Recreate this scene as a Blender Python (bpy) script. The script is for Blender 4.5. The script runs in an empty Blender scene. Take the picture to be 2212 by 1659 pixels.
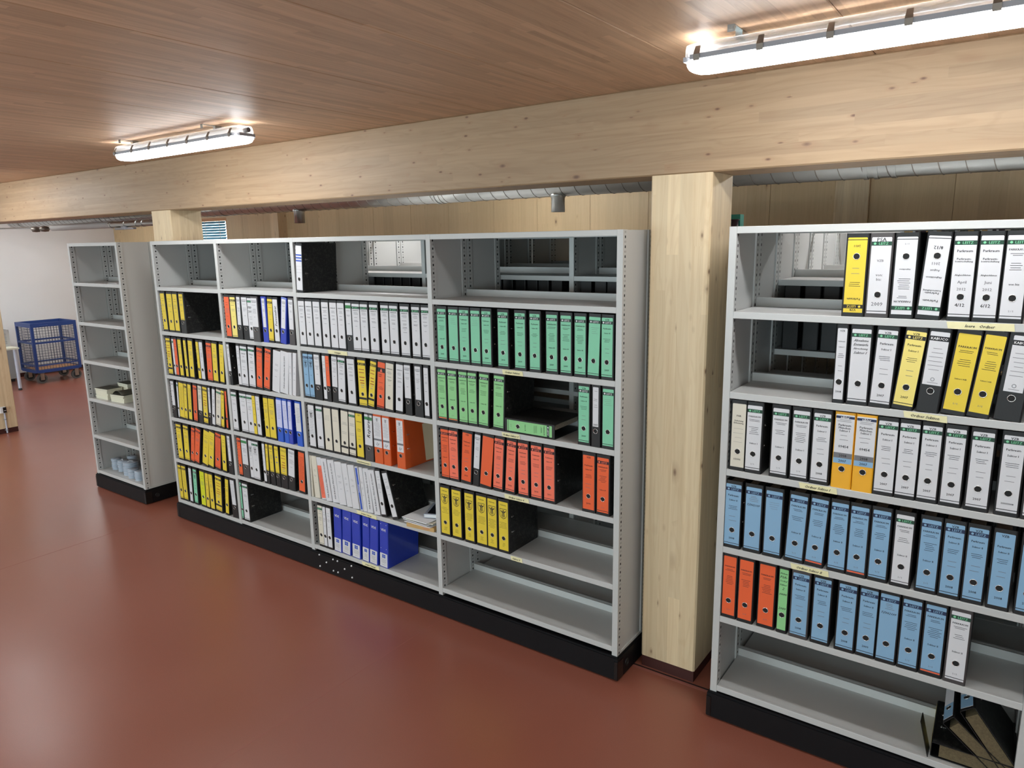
import bpy, math, random
from mathutils import Vector, Matrix
random.seed(7)
S = bpy.context.scene
COL = S.collection

# ------------------------------------------------------------------ camera, exposure, world
CAM_C = (1.51221, -3.03413, 2.25127)
YAW, PITCH, ROLL = -0.62156, -0.19585, -0.01575
cam = bpy.data.cameras.new('camera')
cam.sensor_fit = 'HORIZONTAL'; cam.sensor_width = 36.0
cam.lens = 1547.06005 / 2212.0 * 36.0
cam.clip_start = 0.05; cam.clip_end = 100
camo = bpy.data.objects.new('camera', cam); COL.objects.link(camo)
_cy, _sy, _cp, _sp = math.cos(YAW), math.sin(YAW), math.cos(PITCH), math.sin(PITCH)
_f = Vector((_sy * _cp, _cy * _cp, _sp)); _r = Vector((_cy, -_sy, 0)); _u = _r.cross(_f)
_c, _s = math.cos(ROLL), math.sin(ROLL)
_r2 = _c * _r + _s * _u; _u2 = -_s * _r + _c * _u
_m = Matrix.Identity(4)
for i in range(3):
    _m[i][0] = _r2[i]; _m[i][1] = _u2[i]; _m[i][2] = -_f[i]; _m[i][3] = CAM_C[i]
camo.matrix_world = _m
S.camera = camo
S.view_settings.view_transform = 'Standard'
S.view_settings.look = 'None'
S.view_settings.gamma = 1
S.view_settings.use_curve_mapping = False
S.view_settings.exposure = 1.03
LAMP = 15.3            # radiance of the lamp diffusers
w = bpy.data.worlds.new('world'); S.world = w
w.use_nodes = True
w.node_tree.nodes['Background'].inputs[0].default_value = (0.86, 0.94, 1.0, 1)
w.node_tree.nodes['Background'].inputs[1].default_value = 4.6
S.cycles.max_bounces = 8
S.cycles.diffuse_bounces = 4
S.cycles.sample_clamp_indirect = 6

# ------------------------------------------------------------------ materials
def lin(c):
    return tuple(((v / 255) / 12.92 if v / 255 <= .04045 else ((v / 255 + .055) / 1.055) ** 2.4) for v in c)
MATS = {}
def pm(name, rgb, rough=.5, metal=0.0, noise=0.0, nscale=30, bump=0.0, spec=.5, coat=0.0):
    m = bpy.data.materials.new(name); m.use_nodes = True; nt = m.node_tree
    b = nt.nodes['Principled BSDF']
    c = (*lin(rgb), 1)
    b.inputs['Base Color'].default_value = c
    b.inputs['Roughness'].default_value = rough
    b.inputs['Metallic'].default_value = metal
    b.inputs['Specular IOR Level'].default_value = spec
    if coat: b.inputs['Coat Weight'].default_value = coat
    if noise or bump:
        tc = nt.nodes.new('ShaderNodeTexCoord'); n = nt.nodes.new('ShaderNodeTexNoise')
        n.inputs['Scale'].default_value = nscale; n.inputs['Detail'].default_value = 5
        nt.links.new(tc.outputs['Object'], n.inputs['Vector'])
        if noise:
            mr = nt.nodes.new('ShaderNodeMapRange')
            mr.inputs['From Min'].default_value = .25; mr.inputs['From Max'].default_value = .75
            mr.inputs['To Min'].default_value = 1 - noise; mr.inputs['To Max'].default_value = 1 + noise
            nt.links.new(n.outputs['Fac'], mr.inputs['Value'])
            mx = nt.nodes.new('ShaderNodeVectorMath'); mx.operation = 'SCALE'
            mx.inputs[0].default_value = c[:3]
            nt.links.new(mr.outputs[0], mx.inputs['Scale'])
            nt.links.new(mx.outputs[0], b.inputs['Base Color'])
        if bump:
            bp = nt.nodes.new('ShaderNodeBump'); bp.inputs['Strength'].default_value = bump; bp.inputs['Distance'].default_value = .002
            nt.links.new(n.outputs['Fac'], bp.inputs['Height']); nt.links.new(bp.outputs[0], b.inputs['Normal'])
    MATS[name] = m
    return m
def emit(name, rgb, strength):
    m = bpy.data.materials.new(name); m.use_nodes = True; nt = m.node_tree
    b = nt.nodes['Principled BSDF']
    b.inputs['Base Color'].default_value = (.8, .8, .8, 1)
    b.inputs['Emission Color'].default_value = (*rgb, 1); b.inputs['Emission Strength'].default_value = strength
    MATS[name] = m; return m

class NB:
    """small helper that wires math nodes"""
    def __init__(s, nt): s.nt = nt
    def n(s, t, **k):
        x = s.nt.nodes.new(t)
        for a, v in k.items(): setattr(x, a, v)
        return x
    def put(s, sock, v):
        if hasattr(v, 'is_output') or hasattr(v, 'links'): s.nt.links.new(v, sock)
        else: sock.default_value = v
    def m(s, op, a, b=0.0, c=None):
        x = s.n('ShaderNodeMath', operation=op); s.put(x.inputs[0], a); s.put(x.inputs[1], b)
        if c is not None: s.put(x.inputs[2], c)
        return x.outputs[0]
    def vec(s, a, b, c):
        x = s.n('ShaderNodeCombineXYZ'); s.put(x.inputs[0], a); s.put(x.inputs[1], b); s.put(x.inputs[2], c); return x.outputs[0]
    def wn(s, v):
        x = s.n('ShaderNodeTexWhiteNoise', noise_dimensions='3D'); s.put(x.inputs['Vector'], v); return x.outputs['Value']
    def noise(s, v, scale, detail=4, dist=0.0):
        x = s.n('ShaderNodeTexNoise'); s.put(x.inputs['Vector'], v); x.inputs['Scale'].default_value = scale
        x.inputs['Detail'].default_value = detail; x.inputs['Distortion'].default_value = dist; return x.outputs['Fac']
    def mr(s, v, a, b, c, d):
        x = s.n('ShaderNodeMapRange'); s.put(x.inputs[0], v)
        for i, q in enumerate((a, b, c, d)): x.inputs[i + 1].default_value = q
        return x.outputs[0]
    def mix(s, f, a, b):
        x = s.n('ShaderNodeMix', data_type='RGBA'); s.put(x.inputs[0], f)
        for sock, v in ((x.inputs[6], a), (x.inputs[7], b)):
            if isinstance(v, tuple): sock.default_value = (*v[:3], 1)
            else: s.nt.links.new(v, sock)
        return x.outputs[2]
    def mul(s, a, f):
        x = s.n('ShaderNodeVectorMath', operation='SCALE'); s.nt.links.new(a, x.inputs[0]); s.put(x.inputs['Scale'], f); return x.outputs[0]

def wood(name, grain, lam, light, dark, knots=.5, seg=1.3, tint=.12, rough=.5, streak=.5):
    """glulam or board wood. grain: axis of the fibres, lam: (axis, lamella width) pairs across"""
    m = bpy.data.materials.new(name); m.use_nodes = True; nt = m.node_tree; b = nt.nodes['Principled BSDF']
    q = NB(nt)
    g = q.n('ShaderNodeNewGeometry'); sx = q.n('ShaderNodeSeparateXYZ'); nt.links.new(g.outputs['Position'], sx.inputs[0])
    ax = {'X': sx.outputs[0], 'Y': sx.outputs[1], 'Z': sx.outputs[2]}
    u = ax[grain]
    o = [a for a in 'XYZ' if a != grain]
    ident = None
    for k, (a, wd) in enumerate(lam):
        i = q.m('FLOOR', q.m('DIVIDE', q.m('ADD', ax[a], .0137), wd))
        i = q.m('MULTIPLY', i, 1 + 7.31 * k)
        ident = i if ident is None else q.m('ADD', ident, i)
    r1 = q.wn(q.vec(ident, 3.1, 0.0))
    us = q.m('ADD', u, q.m('MULTIPLY', r1, 9.0))
    sg = q.m('FLOOR', q.m('DIVIDE', us, seg))
    r2 = q.wn(q.vec(ident, sg, 1.7)); r3 = q.wn(q.vec(ident, sg, 9.2))
    off = q.m('MULTIPLY', r3, 30.0)
    gv = q.vec(q.m('MULTIPLY', u, 1.1), q.m('ADD', q.m('MULTIPLY', ax[o[0]], 38.0), off), q.m('ADD', q.m('MULTIPLY', ax[o[1]], 38.0), off))
    fine = q.noise(gv, 1.0, 6, .4)
    gv2 = q.vec(q.m('MULTIPLY', u, .9), q.m('ADD', q.m('MULTIPLY', ax[o[0]], 9.0), off), q.m('ADD', q.m('MULTIPLY', ax[o[1]], 9.0), off))
    broad = q.noise(gv2, 1.0, 2, .8)
    rings = q.m('SINE', q.m('MULTIPLY', broad, 60.0))
    ringf = q.mr(rings, .2, 1.0, 0.0, 1.0)
    grainf = q.m('ADD', q.m('MULTIPLY', q.mr(fine, .35, .75, 0.0, 1.0), streak), q.m('MULTIPLY', ringf, streak * .35))
    col = q.mix(grainf, lin(light), lin(dark))
    t = q.mr(r2, 0.0, 1.0, 1 - tint, 1 + tint * .6)
    col = q.mul(col, t)
    if knots:
        for su, sv, gt, r1_, r2_, c1, c2 in ((4.6, 10.0, knots * .45, .12, .32, (98, 70, 54), (146, 110, 80)), (9.5, 21.0, knots * .55, .15, .30, (92, 62, 46), (150, 114, 84))):
            v = q.n('ShaderNodeTexVoronoi'); v.inputs['Scale'].default_value = 1.0
            kv = q.vec(q.m('ADD', q.m('MULTIPLY', u, su), off), q.m('ADD', q.m('MULTIPLY', ax[o[0]], sv), off), q.m('MULTIPLY', ax[o[1]], sv))
            nt.links.new(kv, v.inputs['Vector'])
            gate = q.m('GREATER_THAN', q.wn(v.outputs['Position']), 1 - gt)
            k1 = q.m('MULTIPLY', q.mr(v.outputs['Distance'], r1_ * .35, r1_, .85, 0.0), gate)
            k2 = q.m('MULTIPLY', q.mr(v.outputs['Distance'], r1_ * .8, r2_, .40, 0.0), gate)
            col = q.mix(k2, col, lin(c2))
            col = q.mix(k1, col, lin(c1))
    nt.links.new(col, b.inputs['Base Color'])
    b.inputs['Roughness'].default_value = rough
    bp = q.n('ShaderNodeBump'); bp.inputs['Strength'].default_value = .12; bp.inputs['Distance'].default_value = .001
    nt.links.new(fine, bp.inputs['Height']); nt.links.new(bp.outputs[0], b.inputs['Normal'])
    MATS[name] = m
    return m

wood('beam_wood', 'X', [('Z', .045)], (164, 138, 107), (140, 113, 84), knots=.72, seg=2.2, tint=.10, streak=.6)
wood('column_wood', 'Z', [('X', .06), ('Y', .05)], (224, 204, 168), (200, 172, 132), knots=.36, seg=2.6, tint=.10, streak=.55)
wood('ceiling_wood', 'Y', [('X', .034)], (200, 167, 135), (164, 131, 101), knots=0, seg=.55, tint=.16, streak=.5)
wood('wall_wood', 'Z', [('X', .19)], (206, 182, 142), (180, 154, 114), knots=.10, seg=4.0, tint=.07, streak=.3)
pm('grey_metal', (188, 189, 187), .42, noise=.015, nscale=3)
pm('hole_dark', (20, 20, 20), .8)  # near-black that paints the shade inside holes, also backs panel gaps
pm('black_base', (12, 12, 15), .55, noise=.1, nscale=8, spec=.25)
pm('black_plastic', (12, 12, 13), .35)
pm('white_wall', (226, 226, 226), .8, noise=.015, nscale=2)
pm('kraft_pale', (206, 192, 160), .8)
pm('dark_red', (64, 28, 24), .5)
pm('chrome', (225, 225, 222), .18, metal=1)
pm('steel', (176, 178, 176), .3, metal=1, noise=.08, nscale=6)
pm('clip_steel', (120, 112, 104), .4, metal=.6)
pm('gasket', (150, 152, 158), .5)
pm('dark_paper', (96, 84, 60), .9, noise=.3, nscale=140)  # darker and browner than the other paper blocks
pm('paper_block', (168, 156, 138), .9, noise=.25, nscale=120)
pm('kraft', (196, 160, 104), .8, noise=.06, nscale=20)
pm('print', (30, 30, 34), .7)
pm('print_grey', (112, 112, 116), .7)
pm('print_red', (150, 50, 40), .7)
pm('print_blue', (50, 84, 178), .7)
pm('print_white', (225, 225, 225), .6)
pm('band_green', (20, 62, 45), .6)
pm('band_mid_green', (58, 128, 74), .6)
pm('letter_green', (120, 196, 150), .6)
pm('tape', (228, 222, 176), .8, noise=.04, nscale=40)
pm('blue_paint', (38, 66, 128), .4)
pm('rubber', (92, 88, 86), .7)
pm('rubber_dark', (38, 38, 40), .7)
pm('plywood', (196, 146, 102), .6, noise=.06, nscale=10)
pm('table_top', (214, 214, 196), .5)
pm('light_metal', (196, 204, 220), .35, metal=.3)
pm('crate_grey', (172, 172, 170), .55)
pm('spool_grey', (168, 178, 190), .45)
pm('paper_white', (222, 224, 226), .8)
pm('paper_cream', (214, 210, 190), .85)
pm('cover_dark', (94, 94, 84), .7)
pm('book_black', (26, 26, 34), .4)
pm('teal_card', (40, 128, 112), .6)
def slat_mat():
    m = bpy.data.materials.new('slat_alu'); m.use_nodes = True; nt = m.node_tree; q = NB(nt); b = nt.nodes['Principled BSDF']; out = nt.nodes['Material Output']
    b.inputs['Base Color'].default_value = (.25, .5, .6, 1); t = q.n('ShaderNodeBsdfTranslucent'); t.inputs[0].default_value = (.05, .14, .19, 1)
    mx = q.n('ShaderNodeMixShader'); mx.inputs[0].default_value = .6
    nt.links.new(b.outputs[0], mx.inputs[1]); nt.links.new(t.outputs[0], mx.inputs[2]); nt.links.new(mx.outputs[0], out.inputs[0]); MATS['slat_alu'] = m
slat_mat()
LABEL = {'Y': (222, 196, 62), 'y': (232, 214, 120), 'g': (206, 210, 44), 'O': (228, 98, 56), 'o': (240, 118, 92), 'W': (210, 210, 213), 'E': (212, 206, 190),
         'G': (128, 198, 162), 'N': (140, 202, 138), 'B': (132, 170, 200), 'V': (196, 200, 232), 'X': (222, 222, 226)}
for k, v in LABEL.items(): pm('label_' + k, v, .45, spec=.3)
BODY = {'k': (13, 13, 14), 'u': (18, 52, 172), 'v': (36, 86, 190), 'r': (206, 86, 28), 'd': (66, 62, 62), 'a': (232, 168, 26)}
for k, v in BODY.items(): pm('cover_' + k, v, .5, noise=.04, nscale=20, coat=.5 if k == 'u' else 0)
pm('band_dark_red', (44, 16, 26), .6)
pm('band_dark_blue', (24, 40, 74), .6)
pm('band_dark_green', (14, 52, 40), .6)

def marble():
    m = bpy.data.materials.new('marbled_board'); m.use_nodes = True; nt = m.node_tree; q = NB(nt); b = nt.nodes['Principled BSDF']
    tc = q.n('ShaderNodeTexCoord')
    n1 = q.noise(tc.outputs['Object'], 55.0, 8, 1.2)
    col = q.mix(q.mr(n1, .48, .72, 0.0, 1.0), lin((13, 13, 14)), lin((52, 52, 48)))
    nt.links.new(col, b.inputs['Base Color']); b.inputs['Roughness'].default_value = .55
    MATS['marbled_board'] = m
marble()
def clear():
    m = bpy.data.materials.new('clear_plastic'); m.use_nodes = True; nt = m.node_tree; q = NB(nt)
    out = nt.nodes['Material Output']; nt.nodes.remove(nt.nodes['Principled BSDF'])
    t = q.n('ShaderNodeBsdfTransparent'); d = q.n('ShaderNodeBsdfPrincipled')
    d.inputs['Base Color'].default_value = (.85, .86, .86, 1); d.inputs['Roughness'].default_value = .12
    lw = q.n('ShaderNodeLayerWeight'); lw.inputs[0].default_value = .35
    mx = q.n('ShaderNodeMixShader'); nt.links.new(q.mr(lw.outputs['Facing'], 0, 1, .12, .75), mx.inputs[0])
    nt.links.new(t.outputs[0], mx.inputs[1]); nt.links.new(d.outputs[0], mx.inputs[2]); nt.links.new(mx.outputs[0], out.inputs[0])
    MATS['clear_plastic'] = m
clear()
def glass():
    m = bpy.data.materials.new('window_glass'); m.use_nodes = True; nt = m.node_tree; q = NB(nt)
    out = nt.nodes['Material Output']; nt.nodes.remove(nt.nodes['Principled BSDF'])
    t = q.n('ShaderNodeBsdfTransparent'); t.inputs[0].default_value = (.9, .96, .96, 1); d = q.n('ShaderNodeBsdfGlossy'); d.inputs['Roughness'].default_value = .02
    mx = q.n('ShaderNodeMixShader'); mx.inputs[0].default_value = .08
    nt.links.new(t.outputs[0], mx.inputs[1]); nt.links.new(d.outputs[0], mx.inputs[2]); nt.links.new(mx.outputs[0], out.inputs[0])
    MATS['window_glass'] = m
glass()
def floor_mat():
    m = bpy.data.materials.new('red_linoleum'); m.use_nodes = True; nt = m.node_tree; q = NB(nt); b = nt.nodes['Principled BSDF']
    tc = q.n('ShaderNodeTexCoord')
    n1 = q.noise(tc.outputs['Object'], 1.1, 2, 0.0); n2 = q.noise(tc.outputs['Object'], 260.0, 3)
    col = q.mix(q.mr(n1, .15, .85, 0, 1), lin((138, 79, 62)), lin((148, 90, 73)))
    col = q.mul(col, q.mr(n2, .3, .7, .93, 1.07))
    nt.links.new(col, b.inputs['Base Color'])
    nt.links.new(q.mr(n1, .15, .85, .26, .36), b.inputs['Roughness'])
    b.inputs['Specular IOR Level'].default_value = .7
    bp = q.n('ShaderNodeBump'); bp.inputs['Strength'].default_value = .05; bp.inputs['Distance'].default_value = .001
    nt.links.new(n2, bp.inputs['Height']); nt.links.new(bp.outputs[0], b.inputs['Normal'])
    MATS['red_linoleum'] = m
floor_mat()
emit('lamp_glow', (.98, .99, 1.0), LAMP)

# ------------------------------------------------------------------ mesh helpers
class MB:
    def __init__(s): s.v = []; s.f = []; s.mi = []; s.sm = []
    def add(s, verts, faces, mi=0, smooth=False):
        n = len(s.v); s.v += [tuple(v) for v in verts]
        for f in faces: s.f.append(tuple(i + n for i in f)); s.mi.append(mi); s.sm.append(smooth)
        return s
    def box(s, x0, x1, y0, y1, z0, z1, mi=0):
        return s.add([(x0, y0, z0), (x1, y0, z0), (x1, y1, z0), (x0, y1, z0), (x0, y0, z1), (x1, y0, z1), (x1, y1, z1), (x0, y1, z1)],
                     [(0, 3, 2, 1), (4, 5, 6, 7), (0, 1, 5, 4), (1, 2, 6, 5), (2, 3, 7, 6), (3, 0, 4, 7)], mi)
    def cbox(s, x0, x1, y0, y1, z0, z1, c=.003, mi=0, axis='Z'):
        """box with its four edges along one axis chamfered"""
        a0, a1, b0, b1 = {'Z': (x0, x1, y0, y1), 'X': (y0, y1, z0, z1), 'Y': (x0, x1, z0, z1)}[axis]
        p = [(a0 + c, b0), (a1 - c, b0), (a1, b0 + c), (a1, b1 - c), (a1 - c, b1), (a0 + c, b1), (a0, b1 - c), (a0, b0 + c)]
        if axis == 'Z': lo, hi = [(a, b, z0) for a, b in p], [(a, b, z1) for a, b in p]
        elif axis == 'X': lo, hi = [(x0, a, b) for a, b in p], [(x1, a, b) for a, b in p]
        else: lo, hi = [(a, y1, b) for a, b in p], [(a, y0, b) for a, b in p]
        fs = [tuple(range(7, -1, -1)), tuple(range(8, 16))] + [(i, (i + 1) % 8, 8 + (i + 1) % 8, 8 + i) for i in range(8)]
        return s.add(lo + hi, fs, mi)
    def tube(s, pts, r, n=8, mi=0, cap=True, smooth=True):
        pts = [Vector(p) for p in pts]; vs = []; prev = None
        for i, p in enumerate(pts):
            d = (pts[min(i + 1, len(pts) - 1)] - pts[max(i - 1, 0)]).normalized()
            if prev is None:
                a = Vector((0, 0, 1)) if abs(d.z) < .9 else Vector((1, 0, 0))
                e1 = d.cross(a).normalized()
            else: e1 = (prev - d * prev.dot(d)).normalized()
            prev = e1; e2 = d.cross(e1)
            rr = r[i] if isinstance(r, (list, tuple)) else r
            vs += [p + (e1 * math.cos(2 * math.pi * k / n) + e2 * math.sin(2 * math.pi * k / n)) * rr for k in range(n)]
        fs = [(i * n + k, i * n + (k + 1) % n, (i + 1) * n + (k + 1) % n, (i + 1) * n + k) for i in range(len(pts) - 1) for k in range(n)]
        s.add(vs, fs, mi, smooth)
        if cap:
            L = (len(pts) - 1) * n
            s.add([vs[k] for k in range(n)], [tuple(range(n - 1, -1, -1))], mi); s.add([vs[L + k] for k in range(n)], [tuple(range(n))], mi)
        return s
    def torus(s, c, R, r, axis='Y', n=18, m=6, mi=0):
        vs = []
        for i in range(n):
            t = 2 * math.pi * i / n
            for k in range(m):
                p = 2 * math.pi * k / m; a = (R + r * math.cos(p)) * math.cos(t); b = (R + r * math.cos(p)) * math.sin(t); h = r * math.sin(p)
                vs.append({'Y': (c[0] + a, c[1] + h, c[2] + b), 'Z': (c[0] + a, c[1] + b, c[2] + h), 'X': (c[0] + h, c[1] + a, c[2] + b)}[axis])
        fs = [(i * m + k, i * m + (k + 1) % m, ((i + 1) % n) * m + (k + 1) % m, ((i + 1) % n) * m + k) for i in range(n) for k in range(m)]
        return s.add(vs, fs, mi, True)
    def disc(s, c, r, axis='Y', n=18, mi=0):
        vs = []
        for i in range(n):
            t = 2 * math.pi * i / n; a, b = r * math.cos(t), r * math.sin(t)
            vs.append({'Y': (c[0] + a, c[1], c[2] + b), 'Z': (c[0] + a, c[1] + b, c[2]), 'X': (c[0], c[1] + a, c[2] + b)}[axis])
        return s.add(vs, [tuple(range(n))], mi)
    def lathe(s, prof, c=(0, 0, 0), n=20, mi=0, smooth=True):
        vs = [(c[0] + r * math.cos(2 * math.pi * k / n), c[1] + r * math.sin(2 * math.pi * k / n), c[2] + z) for r, z in prof for k in range(n)]
        fs = [(i * n + k, i * n + (k + 1) % n, (i + 1) * n + (k + 1) % n, (i + 1) * n + k) for i in range(len(prof) - 1) for k in range(n)]
        return s.add(vs, fs, mi, smooth)
    def mesh(s, name, mats):
        me = bpy.data.meshes.new(name); me.from_pydata(s.v, [], s.f)
        for m in ([mats] if isinstance(mats, str) else mats): me.materials.append(MATS[m])
        me.polygons.foreach_set('material_index', s.mi); me.polygons.foreach_set('use_smooth', s.sm)
        me.update(); return me
    def obj(s, name, mats, parent=None, loc=None, rot=None, **k):
        return link(name, s.mesh(name, mats), parent, loc, rot, **k)
def link(name, me, parent=None, loc=None, rot=None, label=None, cat=None, group=None, kind=None):
    o = bpy.data.objects.new(name, me); COL.objects.link(o)
    if parent is not None: o.parent = parent
    if loc is not None: o.location = loc
    if rot is not None: o.rotation_euler = rot
    if label: o['label'] = label
    if cat: o['category'] = cat
    if group: o['group'] = group
    if kind: o['kind'] = kind
    return o
def thing(name, label, cat, loc=(0, 0, 0), rot=(0, 0, 0), group=None, kind=None):
    return link(name, None, None, loc, rot, label, cat, group, kind)
GLY = {}
def glyphs(txt, shear=0.0):
    k = (txt, shear)
    if k not in GLY:
        cu = bpy.data.curves.new('t', 'FONT'); cu.body = txt; cu.size = 1.0; cu.resolution_u = 1; cu.align_x = 'LEFT'; cu.shear = shear
        o = bpy.data.objects.new('t', cu); COL.objects.link(o)
        me = bpy.data.meshes.new_from_object(o.evaluated_get(bpy.context.evaluated_depsgraph_get()))
        vs = [(v.co.x, v.co.y) for v in me.vertices]; fs = [tuple(p.vertices) for p in me.polygons]
        bpy.data.objects.remove(o); bpy.data.curves.remove(cu); bpy.data.meshes.remove(me)
        xs = [v[0] for v in vs] or [0]
        GLY[k] = ([(x - (min(xs) + max(xs)) / 2, y) for x, y in vs], fs, max(xs) - min(xs))
    return GLY[k]
class Print(MB):
    """flat print on a spine: drawn in x / z on the plane y"""
    def __init__(s, y=-.0011, flip=None): super().__init__(); s.y = y; s.flip = flip
    def pt(s, x, z, y=0): 
        if s.flip: x, z = -x, s.flip - z
        return (x, s.y - y, z)
    def text(s, t, x, z, h, mi=0, maxw=None, rot=0, shear=0.0, y=0.0):
        vs, fs, wd = glyphs(t, shear); sc = h / .7
        if maxw and wd * sc > maxw: sc = maxw / wd
        ca, sa = math.cos(rot), math.sin(rot); hh = .35
        for bold in (-.022, .022):
            s.add([s.pt(x + ((vx + bold) * ca - (vy - hh) * sa) * sc, z + ((vx + bold) * sa + (vy - hh) * ca) * sc, y + (.00015 if bold > 0 else 0)) for vx, vy in vs], fs, mi)
    def rect(s, x0, x1, z0, z1, mi=0, y=0.0):
        s.add([s.pt(x0, z0, y), s.pt(x1, z0, y), s.pt(x1, z1, y), s.pt(x0, z1, y)], [(0, 1, 2, 3)], mi)
    def bar(s, z, w, h=.0017, mi=0, x=0): s.rect(x - w / 2, x + w / 2, z - h / 2, z + h / 2, mi)
    def poly(s, pts, mi=0, y=0.0): s.add([s.pt(x, z, y) for x, z in pts], [tuple(range(len(pts)))], mi)

# ------------------------------------------------------------------ the room
CEIL = 2.9424; XL, XR, YF, YB = -13.1, 5.2, -6.2, 4.1
fl = MB().box(XL, XR, YF, YB + .1, -.1, 0).obj('floor', 'red_linoleum', kind='structure')
seam = MB()
seam.box(-4.292, -4.287, YF, .18, -.001, .0006); seam.box(-1.2, -1.195, YF, -.02, -.001, .0004)
pm('weld_seam', (150, 92, 80), .45); pm('slot_dark', (30, 12, 12), .8)
seam.obj('weld_seam', 'weld_seam', fl)
MB().box(-.03, .47, .185, .195, -.001, .0008).obj('floor_slot', 'slot_dark', fl)
MB().box(-.03, .47, .165, .183, -.001, .0006).obj('floor_strip', 'weld_seam', fl)

ce = MB().box(XL, XR, YF, YB + .1, CEIL + .03, CEIL + .12).obj('ceiling', 'hole_dark', kind='structure')
px = XL
k = math.ceil((XL + .3) / .625)
edges = [XL] + [-.305 + .625 * i for i in range(k, 9) if XL < -.305 + .625 * i < XR] + [XR]
for a, b in zip(edges, edges[1:]):
    MB().cbox(a + .0016, b - .0016, YF, YB, CEIL, CEIL + .03, .003, axis='Y').obj('ceiling_panel', 'ceiling_wood', ce)

beam = MB().cbox(XL, XR, .2025, .4844, 2.5455, CEIL, .006, axis='X').obj('ceiling_beam', 'beam_wood', kind='structure')
for x0 in (.02, -4.46, -8.98):
    c = MB().cbox(x0, x0 + .297 if x0 > 0 else x0 + .28, .2035, .4834, .062, 2.5455, .008).obj('timber_column', 'column_wood', kind='structure')
    MB().box(x0 + .004, (x0 + .297 if x0 > 0 else x0 + .28) - .004, .2075, .4794, 0, .064).obj('skirting', 'dark_red', c)

# back wall of upright boards, with a window far left
wb = MB().box(XL, XR, YB + .06, YB + .1, 0, CEIL).obj('wall_back_core', 'hole_dark', kind='structure')
wb.name = 'wall_back'
bm = bpy.data.meshes.new('wall_back')
core = MB(); core.box(XL, -10.6, YB + .06, YB + .1, 0, CEIL); core.box(-9.34, XR, YB + .06, YB + .1, 0, CEIL)
core.box(-10.6, -9.34, YB + .06, YB + .1, 0, .9); core.box(-10.6, -9.34, YB + .06, YB + .1, 2.72, CEIL)
wb.data = core.mesh('wall_back', 'hole_dark')
cuts = [-9.34, -8.9, -8.35, -7.97, -7.3, -6.6, -5.9, -5.2, -4.55, -3.83, -3.2, -2.5, -1.8, -1.15, -.55, .03]
cuts2 = [.31, .95, 1.6, 2.3, 3.0, 3.7, 4.4, XR]
for cs in (cuts, cuts2):
    for a, b in zip(cs, cs[1:]):
        MB().cbox(a + .001, b - .001, YB, YB + .06, 0, CEIL, .002).obj('wall_panel', 'wall_wood', wb)
for a, b in ((XL, -12.2), (-12.2, -11.4), (-11.4, -10.6)):
    MB().cbox(a + .001, b - .001, YB, YB + .06, 0, CEIL, .002).obj('wall_panel', 'wall_wood', wb)
for z0, z1 in ((0, .9), (2.72, CEIL)):
    MB().box(-10.6, -9.34, YB, YB + .06, z0, z1).obj('wall_panel', 'wall_wood', wb)
MB().cbox(.03, .31, YB - .05, YB + .06, 0, CEIL, .004).obj('wall_post', 'column_wood', wb)
MB().cbox(-7.97, -7.78, YB - .16, YB + .06, 0, CEIL, .004).obj('wall_post', 'column_wood', wb)
win = MB()
for a, b, c, d in ((-10.6, -9.34, .9, .95), (-10.6, -9.34, 2.67, 2.72), (-10.6, -10.55, .95, 2.67), (-9.39, -9.34, .95, 2.67)):
    win.box(a, b, YB + .02, YB + .1, c, d)
win = win.obj('window_1', 'plywood', kind='structure')
MB().box(-10.55, -9.39, YB + .07, YB + .078, .95, 2.67).obj('pane', 'window_glass', win)
sl = MB(); sl.add([(-10.54, YB + .005, -.0175), (-9.40, YB + .005, -.0175), (-9.40, YB + .03, .0185), (-10.54, YB + .03, .0185),
                   (-10.54, YB + .005, -.0185), (-9.40, YB + .005, -.0185), (-9.40, YB + .03, .0175), (-10.54, YB + .03, .0175)],
                  [(0, 1, 2, 3), (7, 6, 5, 4), (0, 4, 5, 1), (2, 6, 7, 3)])
slm = sl.mesh('blind_slat', 'slat_alu')
for i in range(40): link('blind_slat', slm, win, (0, 0, .97 + i * .043))
cd = MB()
for x in (-9.55, -9.97, -10.4): cd.box(x - .006, x + .006, YB + .002, YB + .006, .95, 2.67)
cd.obj('blind_cord', 'crate_grey', win)

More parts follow.
